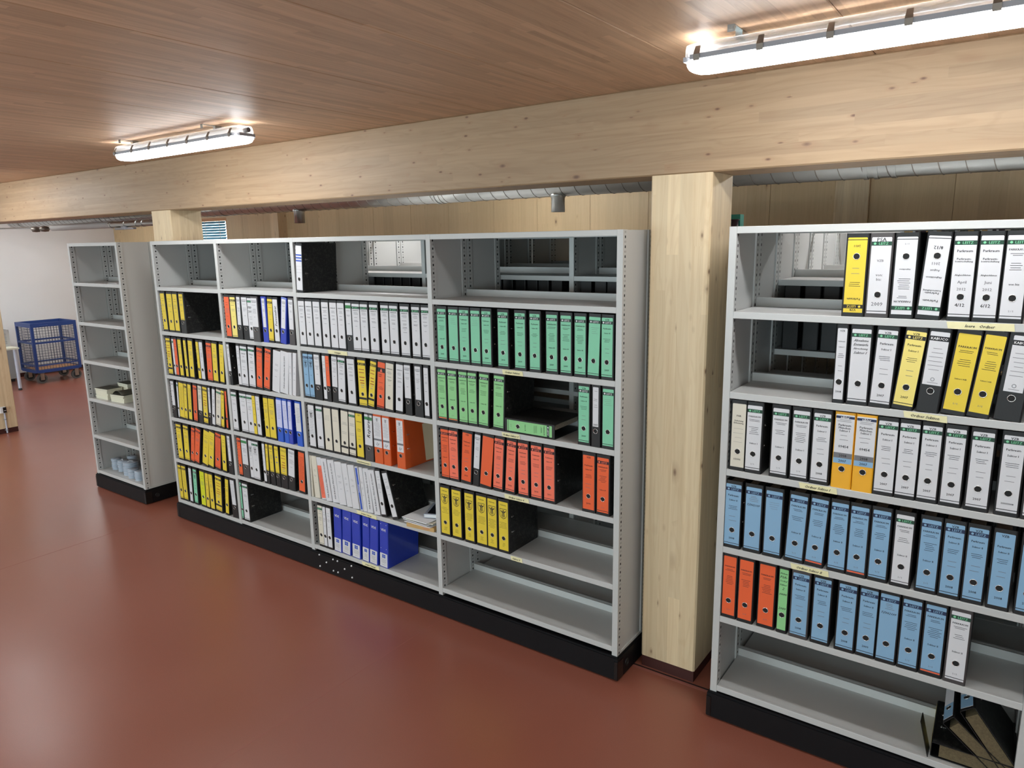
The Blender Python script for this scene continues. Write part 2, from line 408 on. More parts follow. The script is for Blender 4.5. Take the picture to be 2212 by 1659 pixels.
MB().box(XL - .1, XL, YF, YB + .1, 0, CEIL).obj('wall_left', 'white_wall', kind='structure')
MB().box(XL, XL + .012, YF, YB, 0, .07).obj('baseboard_left', 'dark_red', kind='structure')
MB().box(XR, XR + .1, YF, YB + .1, 0, CEIL).obj('wall_right', 'white_wall', kind='structure')
wf = MB(); wf.box(XL, XR, YF - .1, YF, 0, .85); wf.box(XL, XR, YF - .1, YF, 2.45, CEIL)
wx = [XL, -11.5, -8.5, -7.5, -4.5, -3.5, -.5, .5, 3.5, XR]
for a, b in zip(wx[::2], wx[1::2]): wf.box(a, b, YF - .1, YF, .85, 2.45)
wf.obj('wall_front', 'white_wall', kind='structure')
for i, (a, b) in enumerate(zip(wx[1:-1:2], wx[2::2])):  # windows added to the unseen front wall to let in daylight fill
    fr = MB()
    for c in ((a, b, .85, .91), (a, b, 2.39, 2.45), (a, a + .06, .91, 2.39), (b - .06, b, .91, 2.39), ((a + b) / 2 - .03, (a + b) / 2 + .03, .91, 2.39)): fr.box(c[0], c[1], YF - .08, YF - .02, c[2], c[3])
    fr = fr.obj('window_%d' % (i + 2), 'white_wall', kind='structure')
    MB().box(a + .06, b - .06, YF - .054, YF - .048, .91, 2.39).obj('pane', 'window_glass', fr)
    pl = bpy.data.lights.new('window_portal', 'AREA'); pl.shape = 'RECTANGLE'; pl.size = b - a; pl.size_y = 1.6; pl.cycles.is_portal = True
    po = bpy.data.objects.new('window_portal', pl); COL.objects.link(po); po.location = ((a + b) / 2, YF - .11, 1.65); po.rotation_euler = (math.pi / 2, 0, 0)

# ------------------------------------------------------------------ lamps
def make_lamp(label, loc, grp):
    L = 1.40
    t = thing('ceiling_lamp', label, 'lamp', loc, group=grp)
    # housing: clear shallow trough upside down, its rim at z=0
    prof = [(-.068, 0), (-.064, .03), (-.052, .046), (.052, .046), (.064, .03), (.068, 0)]
    h = MB(); n = len(prof)
    stations = [(0.0, .62), (.015, .85), (.05, 1.0), (L - .05, 1.0), (L - .015, .85), (L, .62)]
    vs = [(x, y * s, z) for x, s in stations for y, z in prof]
    fs = [(i * n + k, (i + 1) * n + k, (i + 1) * n + k + 1, i * n + k + 1) for i in range(len(stations) - 1) for k in range(n - 1)]
    fs += [tuple(range(n)), tuple(range((len(stations) - 1) * n + n - 1, (len(stations) - 1) * n - 1, -1))]
    h.add(vs, fs); h.obj('housing', 'clear_plastic', t)
    g = MB()
    ring = [(-.07, .0), (.07, 0)]
    g.box(.03, L - .03, -.075, -.056, -.010, .006); g.box(.03, L - .03, .056, .075, -.010, .006)
    g.box(-.004, .03, -.05, .05, -.010, .006); g.box(L - .03, L + .004, -.05, .05, -.010, .006)
    g.obj('gasket', 'gasket', t)
    tr = MB(); tr.box(.06, L - .06, -.05, .05, .002, .010); tr.obj('gear_tray', 'paper_white', t)
    # diffuser: rounded trough
    d = MB(); m = 10; vs = []
    st = [(.004, .55, .5), (.012, .78, .75), (.03, .92, .92), (.06, 1, 1), (L - .06, 1, 1), (L - .03, .92, .92), (L - .012, .78, .75), (L - .004, .55, .5)]
    for x, s, q in st:
        for k in range(m + 1):
            a = math.pi * k / m; c = math.cos(a); e = math.sin(a)
            y = -.064 * s * (abs(c) ** .6) * (1 if c > 0 else -1); z = -.0101 - .036 * q * (e ** .7)
            vs.append((x, y, z))
    fs = [(i * (m + 1) + k, i * (m + 1) + k + 1, (i + 1) * (m + 1) + k + 1, (i + 1) * (m + 1) + k) for i in range(len(st) - 1) for k in range(m)]
    fs += [tuple(range(m, -1, -1)), tuple(range((len(st) - 1) * (m + 1), len(st) * (m + 1)))]
    d.add(vs, fs, 0, True); d.obj('diffuser', 'lamp_glow', t)
    for sy in (-1, 1):
        cm = MB(); cm.add([(-.011, .0765 * sy, -.016), (.011, .0765 * sy, -.016), (.011, .0780 * sy, .004), (-.011, .0780 * sy, .004), (-.009, .062 * sy, .032), (.009, .062 * sy, .032),
                (-.011, .0785 * sy, -.016), (.011, .0785 * sy, -.016), (.011, .0800 * sy, .004), (-.011, .0800 * sy, .004), (-.009, .064 * sy, .034), (.009, .064 * sy, .034)],
               [(0, 1, 2, 3), (3, 2, 5, 4), (7, 6, 9, 8), (8, 9, 10, 11), (0, 6, 7, 1), (4, 5, 11, 10), (0, 3, 9, 6), (1, 7, 8, 2), (3, 4, 10, 9), (2, 8, 11, 5)])
        cme = cm.mesh('clip', 'clip_steel')
        for i in range(7): link('clip', cme, t, (.055 + i * .215, 0, 0))
    for x in (.18, L - .28):
        b = MB(); b.box(-.012, .012, -.04, .04, .046, .050); b.box(-.012, .012, -.098, .04, .070, .0724); b.box(-.012, .012, -.100, -.097, .050, .0724); b.box(-.012, .012, -.02, .02, .05, .0724); b.box(-.007, .007, -.102, -.0995, .056, .066)
        b.obj('bracket', 'steel', t, (x, 0, 0))
    MB().tube([(L - .02, 0, .022), (L + .02, 0, .024)], .013, 10).obj('cable_gland', 'rubber', t)
    return t
def copy_tree(o, parent=None):
    c = o.copy(); COL.objects.link(c)
    if parent is not None: c.parent = parent
    for ch in list(o.children): copy_tree(ch, c)
    return c
lamp = make_lamp('long strip lamp with clear housing hanging over the right-hand shelves', (.455, -.44, 2.870), 'strip lamps on the timber ceiling')
def lamp_at(label, x, y):
    c = copy_tree(lamp); c.location = (x, y, 2.870); c['label'] = label; return c
lamp_at('strip lamp with clear housing and steel clips on ceiling at far left', -3.56, -.44)
for x, y, n in ((-7.57, -.44, 'strip lamp left of the picture'), 
                (-7.57, -4.7, 'added fill lamp behind viewer at the left'), (-3.56, -4.7, 'added fill lamp behind viewer in the middle'), (.455, -4.7, 'added fill lamp behind viewer at the right'), (-3.56, 1.62, 'strip lamp hidden behind beam above second shelf row'), (.455, 1.62, 'strip lamp hidden behind beam above right rear shelves'), (-12.1, 1.3, 'added fill lamp hidden behind beam near the blue cart'), (-11.58, -.44, 'strip lamp outside the picture, nearest the white wall'), (-11.58, -4.7, 'added fill lamp behind viewer at the far left'), (-9.9, -2.5, 'added fill lamp outside the picture at left'), (-7.57, 1.62, 'strip lamp hidden behind beam near the far window'), (-3.56, 3.05, 'added fill lamp hidden behind beam in the rear aisle'), (-12.2, 2.6, 'added fill lamp hidden behind beam above the blue cart')):
    lamp_at(n, x, y)  # most of these are unseen lamps added to brighten ceiling, floor and walls

# ------------------------------------------------------------------ shelving units
PW, PD, Z0, ZT = .031, .045, .137, 2.30
def perforated(mb, x, y0, y1, z0, z1, pitch=.0225):
    """one sheet of a post with square holes and slits alternating"""
    n = int((z1 - z0) / pitch); pitch = (z1 - z0) / n; yc = (y0 + y1) / 2
    for i in range(n):
        a, b = z0 + i * pitch, z0 + (i + 1) * pitch; c = (a + b) / 2
        if i % 2 == 0: hs = [(yc - .0052, yc + .0052, c - .006, c + .006)]
        else: hs = [(yc - .006, yc - .0035, c - .0045, c + .0045), (yc + .0035, yc + .006, c - .0045, c + .0045)]
        ya = hs[0][0]; yb = hs[-1][1]; h0, h1 = hs[0][2], hs[0][3]
        P = lambda y, z: (x, y, z)
        mb.add([P(y0, a), P(y1, a), P(y1, h0), P(y0, h0)], [(0, 1, 2, 3)])
        mb.add([P(y0, h1), P(y1, h1), P(y1, b), P(y0, b)], [(0, 1, 2, 3)])
        mb.add([P(y0, h0), P(ya, h0), P(ya, h1), P(y0, h1)], [(0, 1, 2, 3)])
        mb.add([P(yb, h0), P(y1, h0), P(y1, h1), P(yb, h1)], [(0, 1, 2, 3)])
        if len(hs) == 2: mb.add([P(hs[0][1], h0), P(hs[1][0], h0), P(hs[1][0], h1), P(hs[0][1], h1)], [(0, 1, 2, 3)])
def post_mesh(d):
    mb = MB(); h = PW / 2
    perforated(mb, -h, 0, d, Z0, ZT); perforated(mb, h, 0, d, Z0, ZT)
    mb.add([(-h, 0, Z0), (h, 0, Z0), (h, 0, ZT), (-h, 0, ZT)], [(0, 1, 2, 3)])
    mb.add([(-h, d, Z0), (h, d, Z0), (h, d, ZT), (-h, d, ZT)], [(3, 2, 1, 0)])
    mb.add([(-h, 0, ZT), (h, 0, ZT), (h, d, ZT), (-h, d, ZT)], [(0, 1, 2, 3)])
    mb.box(-h + .004, h - .004, .004, d - .004, Z0, ZT - .003, 1)  # near-black liner added so the post holes look shaded inside
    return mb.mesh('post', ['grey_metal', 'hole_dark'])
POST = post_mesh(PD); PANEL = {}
def panel_mesh():
    m = MB(); m.cbox(-.009, .009, PD, .275, .150, ZT - .002, .002); m.box(-PW / 2, PW / 2, PD, .275, Z0, .150)
    return m.mesh('side_panel', 'grey_metal')
PANEL = panel_mesh()
SH = {}
def shelf_mesh(wd, lip=True, top=False):
    k = (round(wd, 4), lip, top)
    if k not in SH:
        m = MB(); a, b = .0008, wd - .0008
        m.cbox(a, b, .0003, .016, -.029, 0, .0015, axis='X'); m.box(a, b, .016, .322, -.004, -.0005)
        m.box(a, b, .310, .3235, -.026, .038 if lip else -.001)
        m.box(a, a + .002, .016, .31, -.022, -.004); m.box(b - .002, b, .016, .31, -.022, -.004)
        SH[k] = m.mesh('shelf', 'grey_metal')
    return SH[k]
def make_unit(label, xs, levels, y0=0.0, tops=lambda i: (True, True), group=None, name='mobile_shelving_unit', caps=True):
    """double-sided mobile shelving: xs = left edges of the uprights, levels[bay] = shelf heights"""
    t = thing(name, label, 'shelving', (0, 0, 0), group=group)
    x0, x1 = xs[0] - .010, xs[-1] + PW + .010
    f_, k_ = (.012, .656) if caps else (-.002, .652)
    b = MB(); b.box(x0, x1, y0 - f_, y0 + k_, .008, .128); b.box(x0 + .006, x1 - .006, y0 - f_ + .006, y0 + k_ - .006, .128, Z0)
    b.obj('base', 'black_base', t)
    if caps:
        for x in (x0, x1):
            s = 1 if x == x1 else -1
            c = MB(); c.cbox(min(x + .002 * s, x - .022 * s), max(x + .002 * s, x - .022 * s), y0 - .016, y0 + .05, .012, .112, .003)
            c.obj('corner_cap', 'black_plastic', t)
        MB().torus((x1 + .0005, y0 + .095, .065), .019, .003, 'X', 18, 6).disc((x1 + .0006, y0 + .095, .065), .018, 'X', 18, 1).obj('axle_hole', ['black_plastic', 'hole_dark'], t)
    for x in xs:
        xc = x + PW / 2
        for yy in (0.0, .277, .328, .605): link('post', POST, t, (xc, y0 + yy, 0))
        for yy in (0, .328): link('side_panel', PANEL, t, (xc, y0 + yy, 0))
    for i in range(len(xs) - 1):
        a = xs[i] + PW; wd = xs[i + 1] - a
        for z in levels[i]:
            link('shelf', shelf_mesh(wd), t, (a, y0, z))
            link('shelf', shelf_mesh(wd), t, (a + wd, y0 + .650, z), (0, 0, math.pi))
        if tops(i)[0]: link('top_shelf', shelf_mesh(wd, False), t, (a, y0, ZT))
        else: link('top_rail', MB().box(0, wd, 0, .016, -.029, 0).mesh('top_rail', 'grey_metal'), t, (a, y0, ZT))
        if tops(i)[1]: link('top_shelf', shelf_mesh(wd, False), t, (a + wd, y0 + .650, ZT), (0, 0, math.pi))
    return t
LV = {0: [1.9495, 1.5926, 1.2374, .8784, .5233, .1722], 1: [1.9441, 1.590, 1.233, .879, .5235, .166], 2: [1.948, 1.5906, 1.2385, .8833, .533, .1728],
      3: [1.945, 1.5895, 1.2389, .8905, .5345, .180], 4: [1.9414, 1.5865, 1.2402, .8883, .5311, .1851], 5: [1.945, 1.5955, 1.2437, .8767, .531, .1726]}
make_unit('long pale grey four-bay shelving unit on a black plinth', [-4.152, -3.288, -2.428, -1.2375, -.0505], [LV[1], LV[2], LV[3], LV[4]])
make_unit('narrow pale grey one-bay shelving unit at far left, mostly empty', [-5.575, -4.7177], [LV[0]])
make_unit('pale grey shelving unit right of the big timber column', [.4746, 1.660], [LV[5]])
L2 = [2.047, 1.70, 1.35, 1.0, .65, .18]
make_unit('grey shelving unit directly behind the front row, seen through top bays', [-4.239, -3.061, -1.883, -.705, .473, 1.651], [L2] * 5, .662, lambda i: (i not in (1, 4), i not in (1, 4)), caps=False)
make_unit('grey shelving unit third in depth, barely seen through top bays', [-4.239, -3.061, -1.883, -.705, .473, 1.651], [L2] * 5, 1.324, lambda i: (i not in (1, 4), i not in (1, 4)), caps=False)

make_unit('grey shelving unit farthest back, barely seen through top bays', [-4.239, -3.061, -1.883, -.705, .473, 1.651], [L2] * 5, 1.986, lambda i: (i not in (1, 4), i not in (1, 4)), caps=False)
# pin magnets on the plinth
pinm = MB().lathe([(0, .007), (.003, .0065), (.0055, .004), (.006, .001), (.006, 0)], n=14).mesh('pin_magnet', 'paper_white')
for i, (x, z) in enumerate([(-2.335, .122), (-2.192, .123), (-2.147, .122), (-2.264, .082), (-2.335, .036), (-2.007, .123), (-2.078, .082), (-2.195, .038), (-2.148, .039), (-2.007, .039)]):
    nm = ['left upper', 'centre upper left', 'centre upper right', 'left middle', 'left lower', 'right upper', 'right middle', 'centre lower left', 'centre lower right', 'right lower'][i]
    link('pin_magnet', pinm, None, (x, -.0122, z), (math.pi / 2, 0, 0), 'small white magnet on black plinth below the blue folders, %s one' % nm, 'magnet', 'white magnets on the plinth')

# handwritten tape labels on the shelf fronts
def tape(x0, x1, z, txt, label, tilt=0.0):
    t = thing('tape_label', label, 'label', ((x0 + x1) / 2, -.0012, z), (0, tilt, 0), 'handwritten tape labels on shelf fronts')
    w2 = (x1 - x0) / 2; m = MB(); n = 8
    top = [(-w2 + 2 * w2 * i / n, -.0006 - .0008 * random.random(), .0125 + random.uniform(-.001, .001)) for i in range(n + 1)]
    bot = [(x, y, -.0125 + random.uniform(-.001, .001)) for x, y, _ in top]
    bot[0] = (bot[0][0] + .006, bot[0][1], bot[0][2]); top[-1] = (top[-1][0] - .004, top[-1][1], top[-1][2])
    m.add(top + bot, [(i + n + 1, i + n + 2, i + 1, i) for i in range(n)]); m.obj('tape_strip', 'tape', t)
    p = Print(-.0022); p.text(txt, 0, 0, .0105, maxw=w2 * 1.7, shear=.35); p.obj('handwriting', 'print', t)
def zt(b, r): return LV[b][r] - .0145
tape(-2.118, -1.932, zt(3, 1), 'Lösungen', 'cream tape label with handwriting, third bay under white file row')
tape(-1.908, -1.775, zt(3, 3), 'Betriebsanweisungen', 'cream tape label under yellow and grey files, third bay')
tape(-1.937, -1.75, zt(3, 4), 'Ordner Uebrige', 'cream tape label under white booklets, third bay', .02)
tape(-1.916, -1.751, zt(3, 5), 'Ordner Uebrige', 'cream tape label on bottom shelf under blue folders')
tape(-.724, -.587, zt(4, 1), 'Ordner Sektion', 'cream tape label under mint green files')
tape(-.734, -.612, zt(4, 2), 'Ordner Sektor 3', 'cream tape label under the file lying flat')
tape(-.725, -.558, zt(4, 3), 'Ordner Sektor 4', 'cream tape label under salmon orange files')
tape(-.689, -.607, zt(4, 4), 'Sektor 5', 'short cream tape label under yellow crest files')
tape(1.289, 1.496, zt(5, 0), 'leere   Ordner', 'cream tape label on right unit, topmost one')
tape(1.177, 1.325, zt(5, 1), 'Ordner Sektion', 'cream tape label on right unit, second from top', .03)
tape(.816, .968, zt(5, 2), 'Ordner Sektor I', 'cream tape label on right unit, third from top')
tape(.803, .960, zt(5, 3), 'Ordner Sektor II', 'cream tape label on right unit, lowest one')
FILES = {
 (1,1): [(-4.0645, 0.0706, -0.029, 0.0566, 0.0, 'Yl;p'), (-3.9691, 0.0831, 0, 0.0707, 0.001, 'Yl;p'), (-3.8906, 0.0723, 0, 0.0599, -0.001, 'Yl;p'), (-3.801, 0.0762, 0, 0.0518, 0, 'Ys;h!e')],
 (1,2): [(-4.0621, 0.0736, 0, 0.0596, 0.0, 'Yb;r'), (-3.9885, 0.0303, 0, 0.0235, 0.002, 'Wb;p'), (-3.9516, 0.0418, 0, 0.035, -0.002, 'Ol;p'), (-3.8957, 0.0543, 0, 0.0443, 0.0, 'Yl;p'), (-3.8169, 0.0423, 0, 0.0323, 0.0, 'Yl;p'), (-3.7507, 0.0708, 0.037, 0.0568, 0.0, 'Yl;p!e'), (-3.6422, 0.0408, 0, 0.032, 0.001, 'Yl;p'), (-3.5949, 0.0522, 0, 0.0434, -0.001, 'Wl;p'), (-3.5006, 0.0728, 0.046, 0.063, 0.002, 'Ob;p'), (-3.429, 0.0687, 0.047, 0.0589, -0.002, 'Yl;p'), (-3.3445, 0.0566, 0.084, 0.0526, 0.001, 'Yl;p')],
 (1,3): [(-4.0663, 0.0599, 0, 0.0414, 0, 'Ws;h'), (-4.0116, 0.0259, 0.058, 0.0191, 0.002, 'Wb;p'), (-3.9616, 0.0726, 0.083, 0.0641, 0.0, 'Yl;m'), (-3.9002, 0.0487, 0.097, 0.0411, -0.001, 'Yb;p'), (-3.8393, 0.0541, 0.082, 0.0441, 0.0, 'Yl;m'), (-3.7643, 0.0621, 0.101, 0.0495, 0.001, 'Ob;m'), (-3.6966, 0.0629, 0.088, 0.0492, 0, 'Es;h'), (-3.6223, 0.0705, 0.075, 0.0565, 0.0, 'Yb;r'), (-3.5624, 0.0334, 0.071, 0.0231, 0, 'Ws;h'), (-3.5201, 0.0445, 0.13, 0.0364, 0.001, 'Wl;p'), (-3.4634, 0.0673, 0.157, 0.0604, 0.002, 'Eb;p'), (-3.397, 0.0433, 0.125, 0.0393, 0.001, 'Yb;p'), (-3.3366, 0.0257, 0.046, 0.0217, -0.001, 'Ol;p')],
 (1,4): [(-4.0392, 0.0831, 0, 0.0691, 0.0, 'Yb;p'), (-3.9523, 0.082, 0.05, 0.068, 0.0, 'Yb;p'), (-3.8811, 0.0562, 0.184, 0.0465, 0.002, 'Ob;p'), (-3.8142, 0.0759, 0.222, 0.0662, -0.002, 'Ob;p'), (-3.7016, 0.0797, 0.218, 0.075, 0.0014, 'Yl;p'), (-3.6161, 0.0752, 0.195, 0.0712, -0.001, 'Yl;p'), (-3.525, 0.0796, 0.155, 0.0691, -0.001, 'Ob;m'), (-3.4277, 0.0566, 0.065, 0.0498, 0.0024, 'Yl;p'), (-3.3439, 0.0678, 0, 0.032, 0, 'Ws;h')],
 (1,5): [(-4.0949, 0.0493, 0, 0.0453, -0.001, 'Yb;m'), (-4.0352, 0.0685, 0, 0.0573, -0.001, 'Yb;m'), (-3.9506, 0.0466, 0.047, 0.0366, 0.0, 'Wl;p'), (-3.8838, 0.0606, 0.05, 0.0466, 0.0, 'Gb;c'), (-3.7783, 0.0753, 0.036, 0.0613, 0.0, 'gl;p'), (-3.7092, 0.0477, 0.043, 0.0437, 0.001, 'Yl;p'), (-3.6422, 0.0572, 0, 0.0532, -0.001, 'Yl;p'), (-3.5585, 0.0922, 0.084, 0.0782, 0.0, 'Yb;r!e'), (-3.452, 0.0455, 0.105, 0.0402, 0.0017, 'Yl;p'), (-3.3439, 0.0797, -0.036, 0.0486, 0, 'Ws;m')],
 (2,1): [(-3.2021, 0.071, 0, 0.0582, 0.001, 'Ol;p'), (-3.13, 0.0716, 0, 0.0614, 0.001, 'yb;p'), (-3.0645, 0.0577, 0.03, 0.0393, 0, 'Ws;h'), (-2.9907, 0.0695, 0, 0.0616, 0, 'Ws;p'), (-2.9213, 0.0676, 0, 0.0563, 0.001, 'Wb;PRM|2009'), (-2.8484, 0.0767, 0, 0.0649, 0, 'Ws;h/d'), (-2.7676, 0.059, 0, 0.0323, 0, 'Ws;p/u'), (-2.7084, 0.0578, 0.036, 0.0521, 0.0018, 'Yb;p'), (-2.6397, 0.0552, 0, 0.0512, -0.001, 'Wl;~Personalrat'), (-2.5804, 0.0618, 0.135, 0.0427, 0, 'Ws;p/u'), (-2.4801, 0.0601, 0.039, 0.044, 0, 'Ws;h/d')],
 (2,2): [(-3.2284, 0.0336, -0.032, 0.0296, 0, 'Ws;h!e'), (-3.1196, 0.0431, 0, 0.0354, 0.001, 'Wl;p'), (-3.0551, 0.0842, 0.032, 0.0747, 0.0, 'Wb;V|1/2'), (-2.9712, 0.0821, 0.053, 0.0717, 0.0, 'Wb;V|3/4'), (-2.8925, 0.0736, 0.111, 0.0611, -0.001, 'Ob;p'), (-2.808, 0.077, 0.162, 0.063, 0.0, 'Ob;p'), (-2.708, 0.0813, 0.154, 0.0773, 0, 'WW'), (-2.615, 0.0873, 0.13, 0.0833, 0, 'WW;~PSA Dowin München 08.12.2009'), (-2.5425, 0.0315, 0.091, 0.0275, 0, 'WW'), (-2.5016, 0.0358, 0.117, 0.0318, 0, 'WW')],
 (2,3): [(-3.2198, 0.0715, 0, 0.0624, -0.002, 'Wb;p!e'), (-3.1135, 0.0891, 0, 0.0789, 0.002, 'Wb;p'), (-3.0328, 0.0707, 0, 0.0644, 0.0, 'Wb;p'), (-2.9767, 0.04, 0, 0.036, 0.0, 'Yl;p'), (-2.9307, 0.0503, 0, 0.044, -0.002, 'Wl;p!e'), (-2.8377, 0.0572, 0, 0.0481, 0.002, 'Yl;p'), (-2.7704, 0.0757, 0, 0.0666, -0.002, 'Yl;p'), (-2.6941, 0.0629, 0.031, 0.0575, 0, 'Vs;m/v'), (-2.627, 0.0499, 0, 0.0444, 0, 'Vs;m/v'), (-2.5793, 0.0423, 0.034, 0.0343, 0, 'Vs;m/u!e'), (-2.4808, 0.06, 0, 0.052, 0, 'Ws;m/v')],
 (2,4): [(-3.2099, 0.0494, 0, 0.0415, 0.001, 'Ob;p'), (-3.1422, 0.0843, 0, 0.0679, 0, 'Gs;h/d'), (-3.0724, 0.047, 0, 0.0403, 0.002, 'Wc;p'), (-3.0061, 0.084, 0, 0.0733, -0.002, 'WC;p!e'), (-2.9112, 0.0339, 0, 0.0268, 0.001, 'Wl;p'), (-2.8771, 0.0326, 0.031, 0.0286, 0, 'Ys;p'), (-2.8217, 0.0571, 0, 0.0421, 0, 'Ys;p'), (-2.7595, 0.0502, 0, 0.0422, 0, 'Ys;q'), (-2.6919, 0.0767, 0.05, 0.0653, 0, 'Ys;r'), (-2.6126, 0.0754, 0.089, 0.0674, 0, 'Ws;p'), (-2.4998, 0.0748, 0.063, 0.0608, 0.0, 'Ol;m')],
 (2,5): [(-3.2436, 0.0238, 0, 0.0198, -0.001, 'Gb;~'), (-3.1854, 0.078, 0, 0.064, 0.0, 'Wb;p!e')],
 (3,0): [(-2.3641, 0.0628, 0.058, 0.0588, -0.001, 'Wl;stripes!e')],
 (3,1): [(-2.3623, 0.0665, 0, 0.0625, -0.001, 'Wl;k'), (-2.2904, 0.0756, 0, 0.0641, -0.001, 'Wl;k'), (-2.2126, 0.0785, 0, 0.065, 0.0, 'Wl;k'), (-2.1298, 0.0777, 0, 0.0637, 0.0, 'Wl;k'), (-2.0514, 0.0725, 0, 0.0634, 0.002, 'Wl;k'), (-1.9796, 0.0696, 0, 0.0614, -0.002, 'Wl;k'), (-1.9131, 0.0618, 0, 0.0482, 0, 'Ns;h'), (-1.8443, 0.0743, 0, 0.065, 0.002, 'Wb;L'), (-1.7699, 0.0728, 0, 0.0629, -0.002, 'Wb;L'), (-1.6894, 0.0829, 0, 0.0689, 0.0, 'Wb;L'), (-1.5972, 0.0751, 0, 0.0627, 0.001, 'Wb;L'), (-1.5197, 0.0783, 0, 0.0659, -0.001, 'Wb;L'), (-1.429, 0.0809, 0, 0.0669, 0.0, 'Wb;K'), (-1.3419, 0.0739, 0, 0.0603, 0.0, 'Wb;L'), (-1.2713, 0.0656, 0, 0.0574, 0.003, 'Wb;L')],
 (3,2): [(-2.3615, 0.0579, 0, 0.0479, 0.002, 'BC;p'), (-2.3072, 0.0491, 0, 0.0431, -0.002, 'BC;p'), (-2.2448, 0.073, 0, 0.0517, 0, 'Ws;h!e'), (-2.1786, 0.0379, 0, 0.0294, 0.001, 'Wl;p'), (-2.1392, 0.0392, 0, 0.0327, 0, 'Os;p'), (-2.0851, 0.0555, 0.036, 0.0489, 0, 'Ws;p'), (-2.018, 0.0772, 0.046, 0.0645, -0.001, 'Wb;L'), (-1.9221, 0.0814, 0, 0.0674, 0.0, 'Wl;k'), (-1.8223, 0.0789, 0, 0.067, 0.001, 'Yb;r!e'), (-1.7519, 0.0603, 0.139, 0.0498, 0.0, 'Yb;r'), (-1.6727, 0.0716, 0.1, 0.0615, 0.001, 'Ob;A'), (-1.592, 0.0747, 0.078, 0.0632, -0.001, 'El;k'), (-1.5123, 0.0634, 0.067, 0.0583, 0.0015, 'Wl;k'), (-1.4303, 0.0563, 0, 0.0493, 0, 'Ws;p!e'), (-1.3451, 0.0692, 0, 0.0438, 0, 'Ws;p!e'), (-1.2828, 0.0437, 0, 0.0337, 0.0, 'Wl;p')],
 (3,3): [(-2.34, 0.0729, 0, 0.0589, 0.0, 'Wc;m'), (-2.2565, 0.0752, 0, 0.0612, 0.0, 'Wb;_'), (-2.1732, 0.0804, 0, 0.0669, 0.0, 'El;_'), (-2.0946, 0.075, 0, 0.0616, 0.0, 'El;_'), (-2.0208, 0.0711, 0.048, 0.0651, 0.002, 'El;q'), (-1.9483, 0.0631, 0.034, 0.0591, 0.001, 'Eb;q'), (-1.8725, 0.0655, 0, 0.061, -0.0012, 'Yl;V'), (-1.7945, 0.0759, 0.031, 0.0684, 0, 'Gs;~Reparatur/d'), (-1.7083, 0.0755, 0, 0.0682, 0, 'Ws;z/r'), (-1.6327, 0.0635, 0, 0.0555, 0, 'Ws;z/r!e'), (-1.5128, 0.0715, 0, 0.0522, 0, 'Ws;z/r!e')],
 (3,4): [(-2.3879, 0.0153, 0, 0.0113, 0, 'EW'), (-2.3345, 0.0527, -0.059, 0.0487, 0, 'EW;~'), (-2.268, 0.0446, -0.112, 0.0406, 0, 'oW'), (-2.2104, 0.0563, -0.124, 0.0523, 0, 'WW;~PSA Refresher München 02.12.2009'), (-2.1458, 0.0659, -0.124, 0.0619, 0, 'WW;~PSA Refresher München 02.12.2009'), (-2.0733, 0.0682, -0.108, 0.0642, 0, 'WW'), (-2.0071, 0.0524, -0.124, 0.0484, 0, 'WW'), (-1.9461, 0.0628, -0.113, 0.0588, 0, 'WW'), (-1.8935, 0.0294, -0.124, 0.0254, 0, 'BW;~Seminar'), (-1.8594, 0.0324, -0.102, 0.0284, 0, 'WW'), (-1.814, 0.052, -0.103, 0.048, 0, 'WW;~PSA Refresher München 02.12.2009'), (-1.7465, 0.0542, -0.145, 0.0502, 0, 'WW;~PSA Refresher München 02.12.2009'), (-1.6875, 0.0484, -0.145, 0.0384, 0.0, 'Wl;p'), (-1.589, 0.0523, -0.28, 0.0423, 0.0, 'Wl;p!e')],
 (3,5): [(-2.3222, 0.0572, 0, 0.0479, 0.002, 'Eb;p'), (-2.2754, 0.0348, 0, 0.0305, -0.0011, 'Wl;p'), (-2.2313, 0.0519, 0, 0.0429, -0.001, 'Wl;p'), (-2.1591, 0.0758, 0.045, 0.0718, 0, 'XV/u'), (-2.0743, 0.0873, 0.08, 0.0833, 0, 'XV/u'), (-1.9736, 0.0821, 0.044, 0.0781, 0, 'XV/u'), (-1.8824, 0.0667, 0.06, 0.0627, 0, 'XV/u'), (-1.8081, 0.0758, 0.077, 0.0718, 0, 'XV/u'), (-1.7166, 0.0771, 0.053, 0.0731, 0, 'XV/u')],
 (4,1): [(-1.1463, 0.0756, 0, 0.0616, 0.0, 'Gb;P|Sektor III|2009'), (-1.0634, 0.0777, 0, 0.0639, 0.0, 'Gb;_'), (-0.9847, 0.0781, 0, 0.0644, 0.0, 'Gb;V|Sektor III|2009'), (-0.9056, 0.0742, 0, 0.0611, 0.0, 'Gb;_'), (-0.831, 0.0735, 0, 0.0604, 0.0, 'Gb;V|Sektor III|2009!e'), (-0.7196, 0.0769, 0, 0.0629, 0.0, 'Gb;V|Sektor III|2010!e'), (-0.6091, 0.0771, 0, 0.0631, 0.0, 'Gb;V|Sektor III|2009'), (-0.5166, 0.0743, 0, 0.0603, 0.0, 'Gb;V|Sektor III|'), (-0.4146, 0.077, 0, 0.063, 0.0, 'Gb;P|Sektor III|2009'), (-0.3304, 0.0734, 0, 0.0594, 0.0, 'Gb;P|Sektor III|2009'), (-0.249, 0.0729, 0, 0.0603, 0.001, 'Gb;P|Sektor III|2007'), (-0.177, 0.0694, 0.028, 0.0608, 0.001, 'Gb;_'), (-0.0979, 0.0692, 0, 0.0593, -0.002, 'Gb;V|Sektor III|2009')],
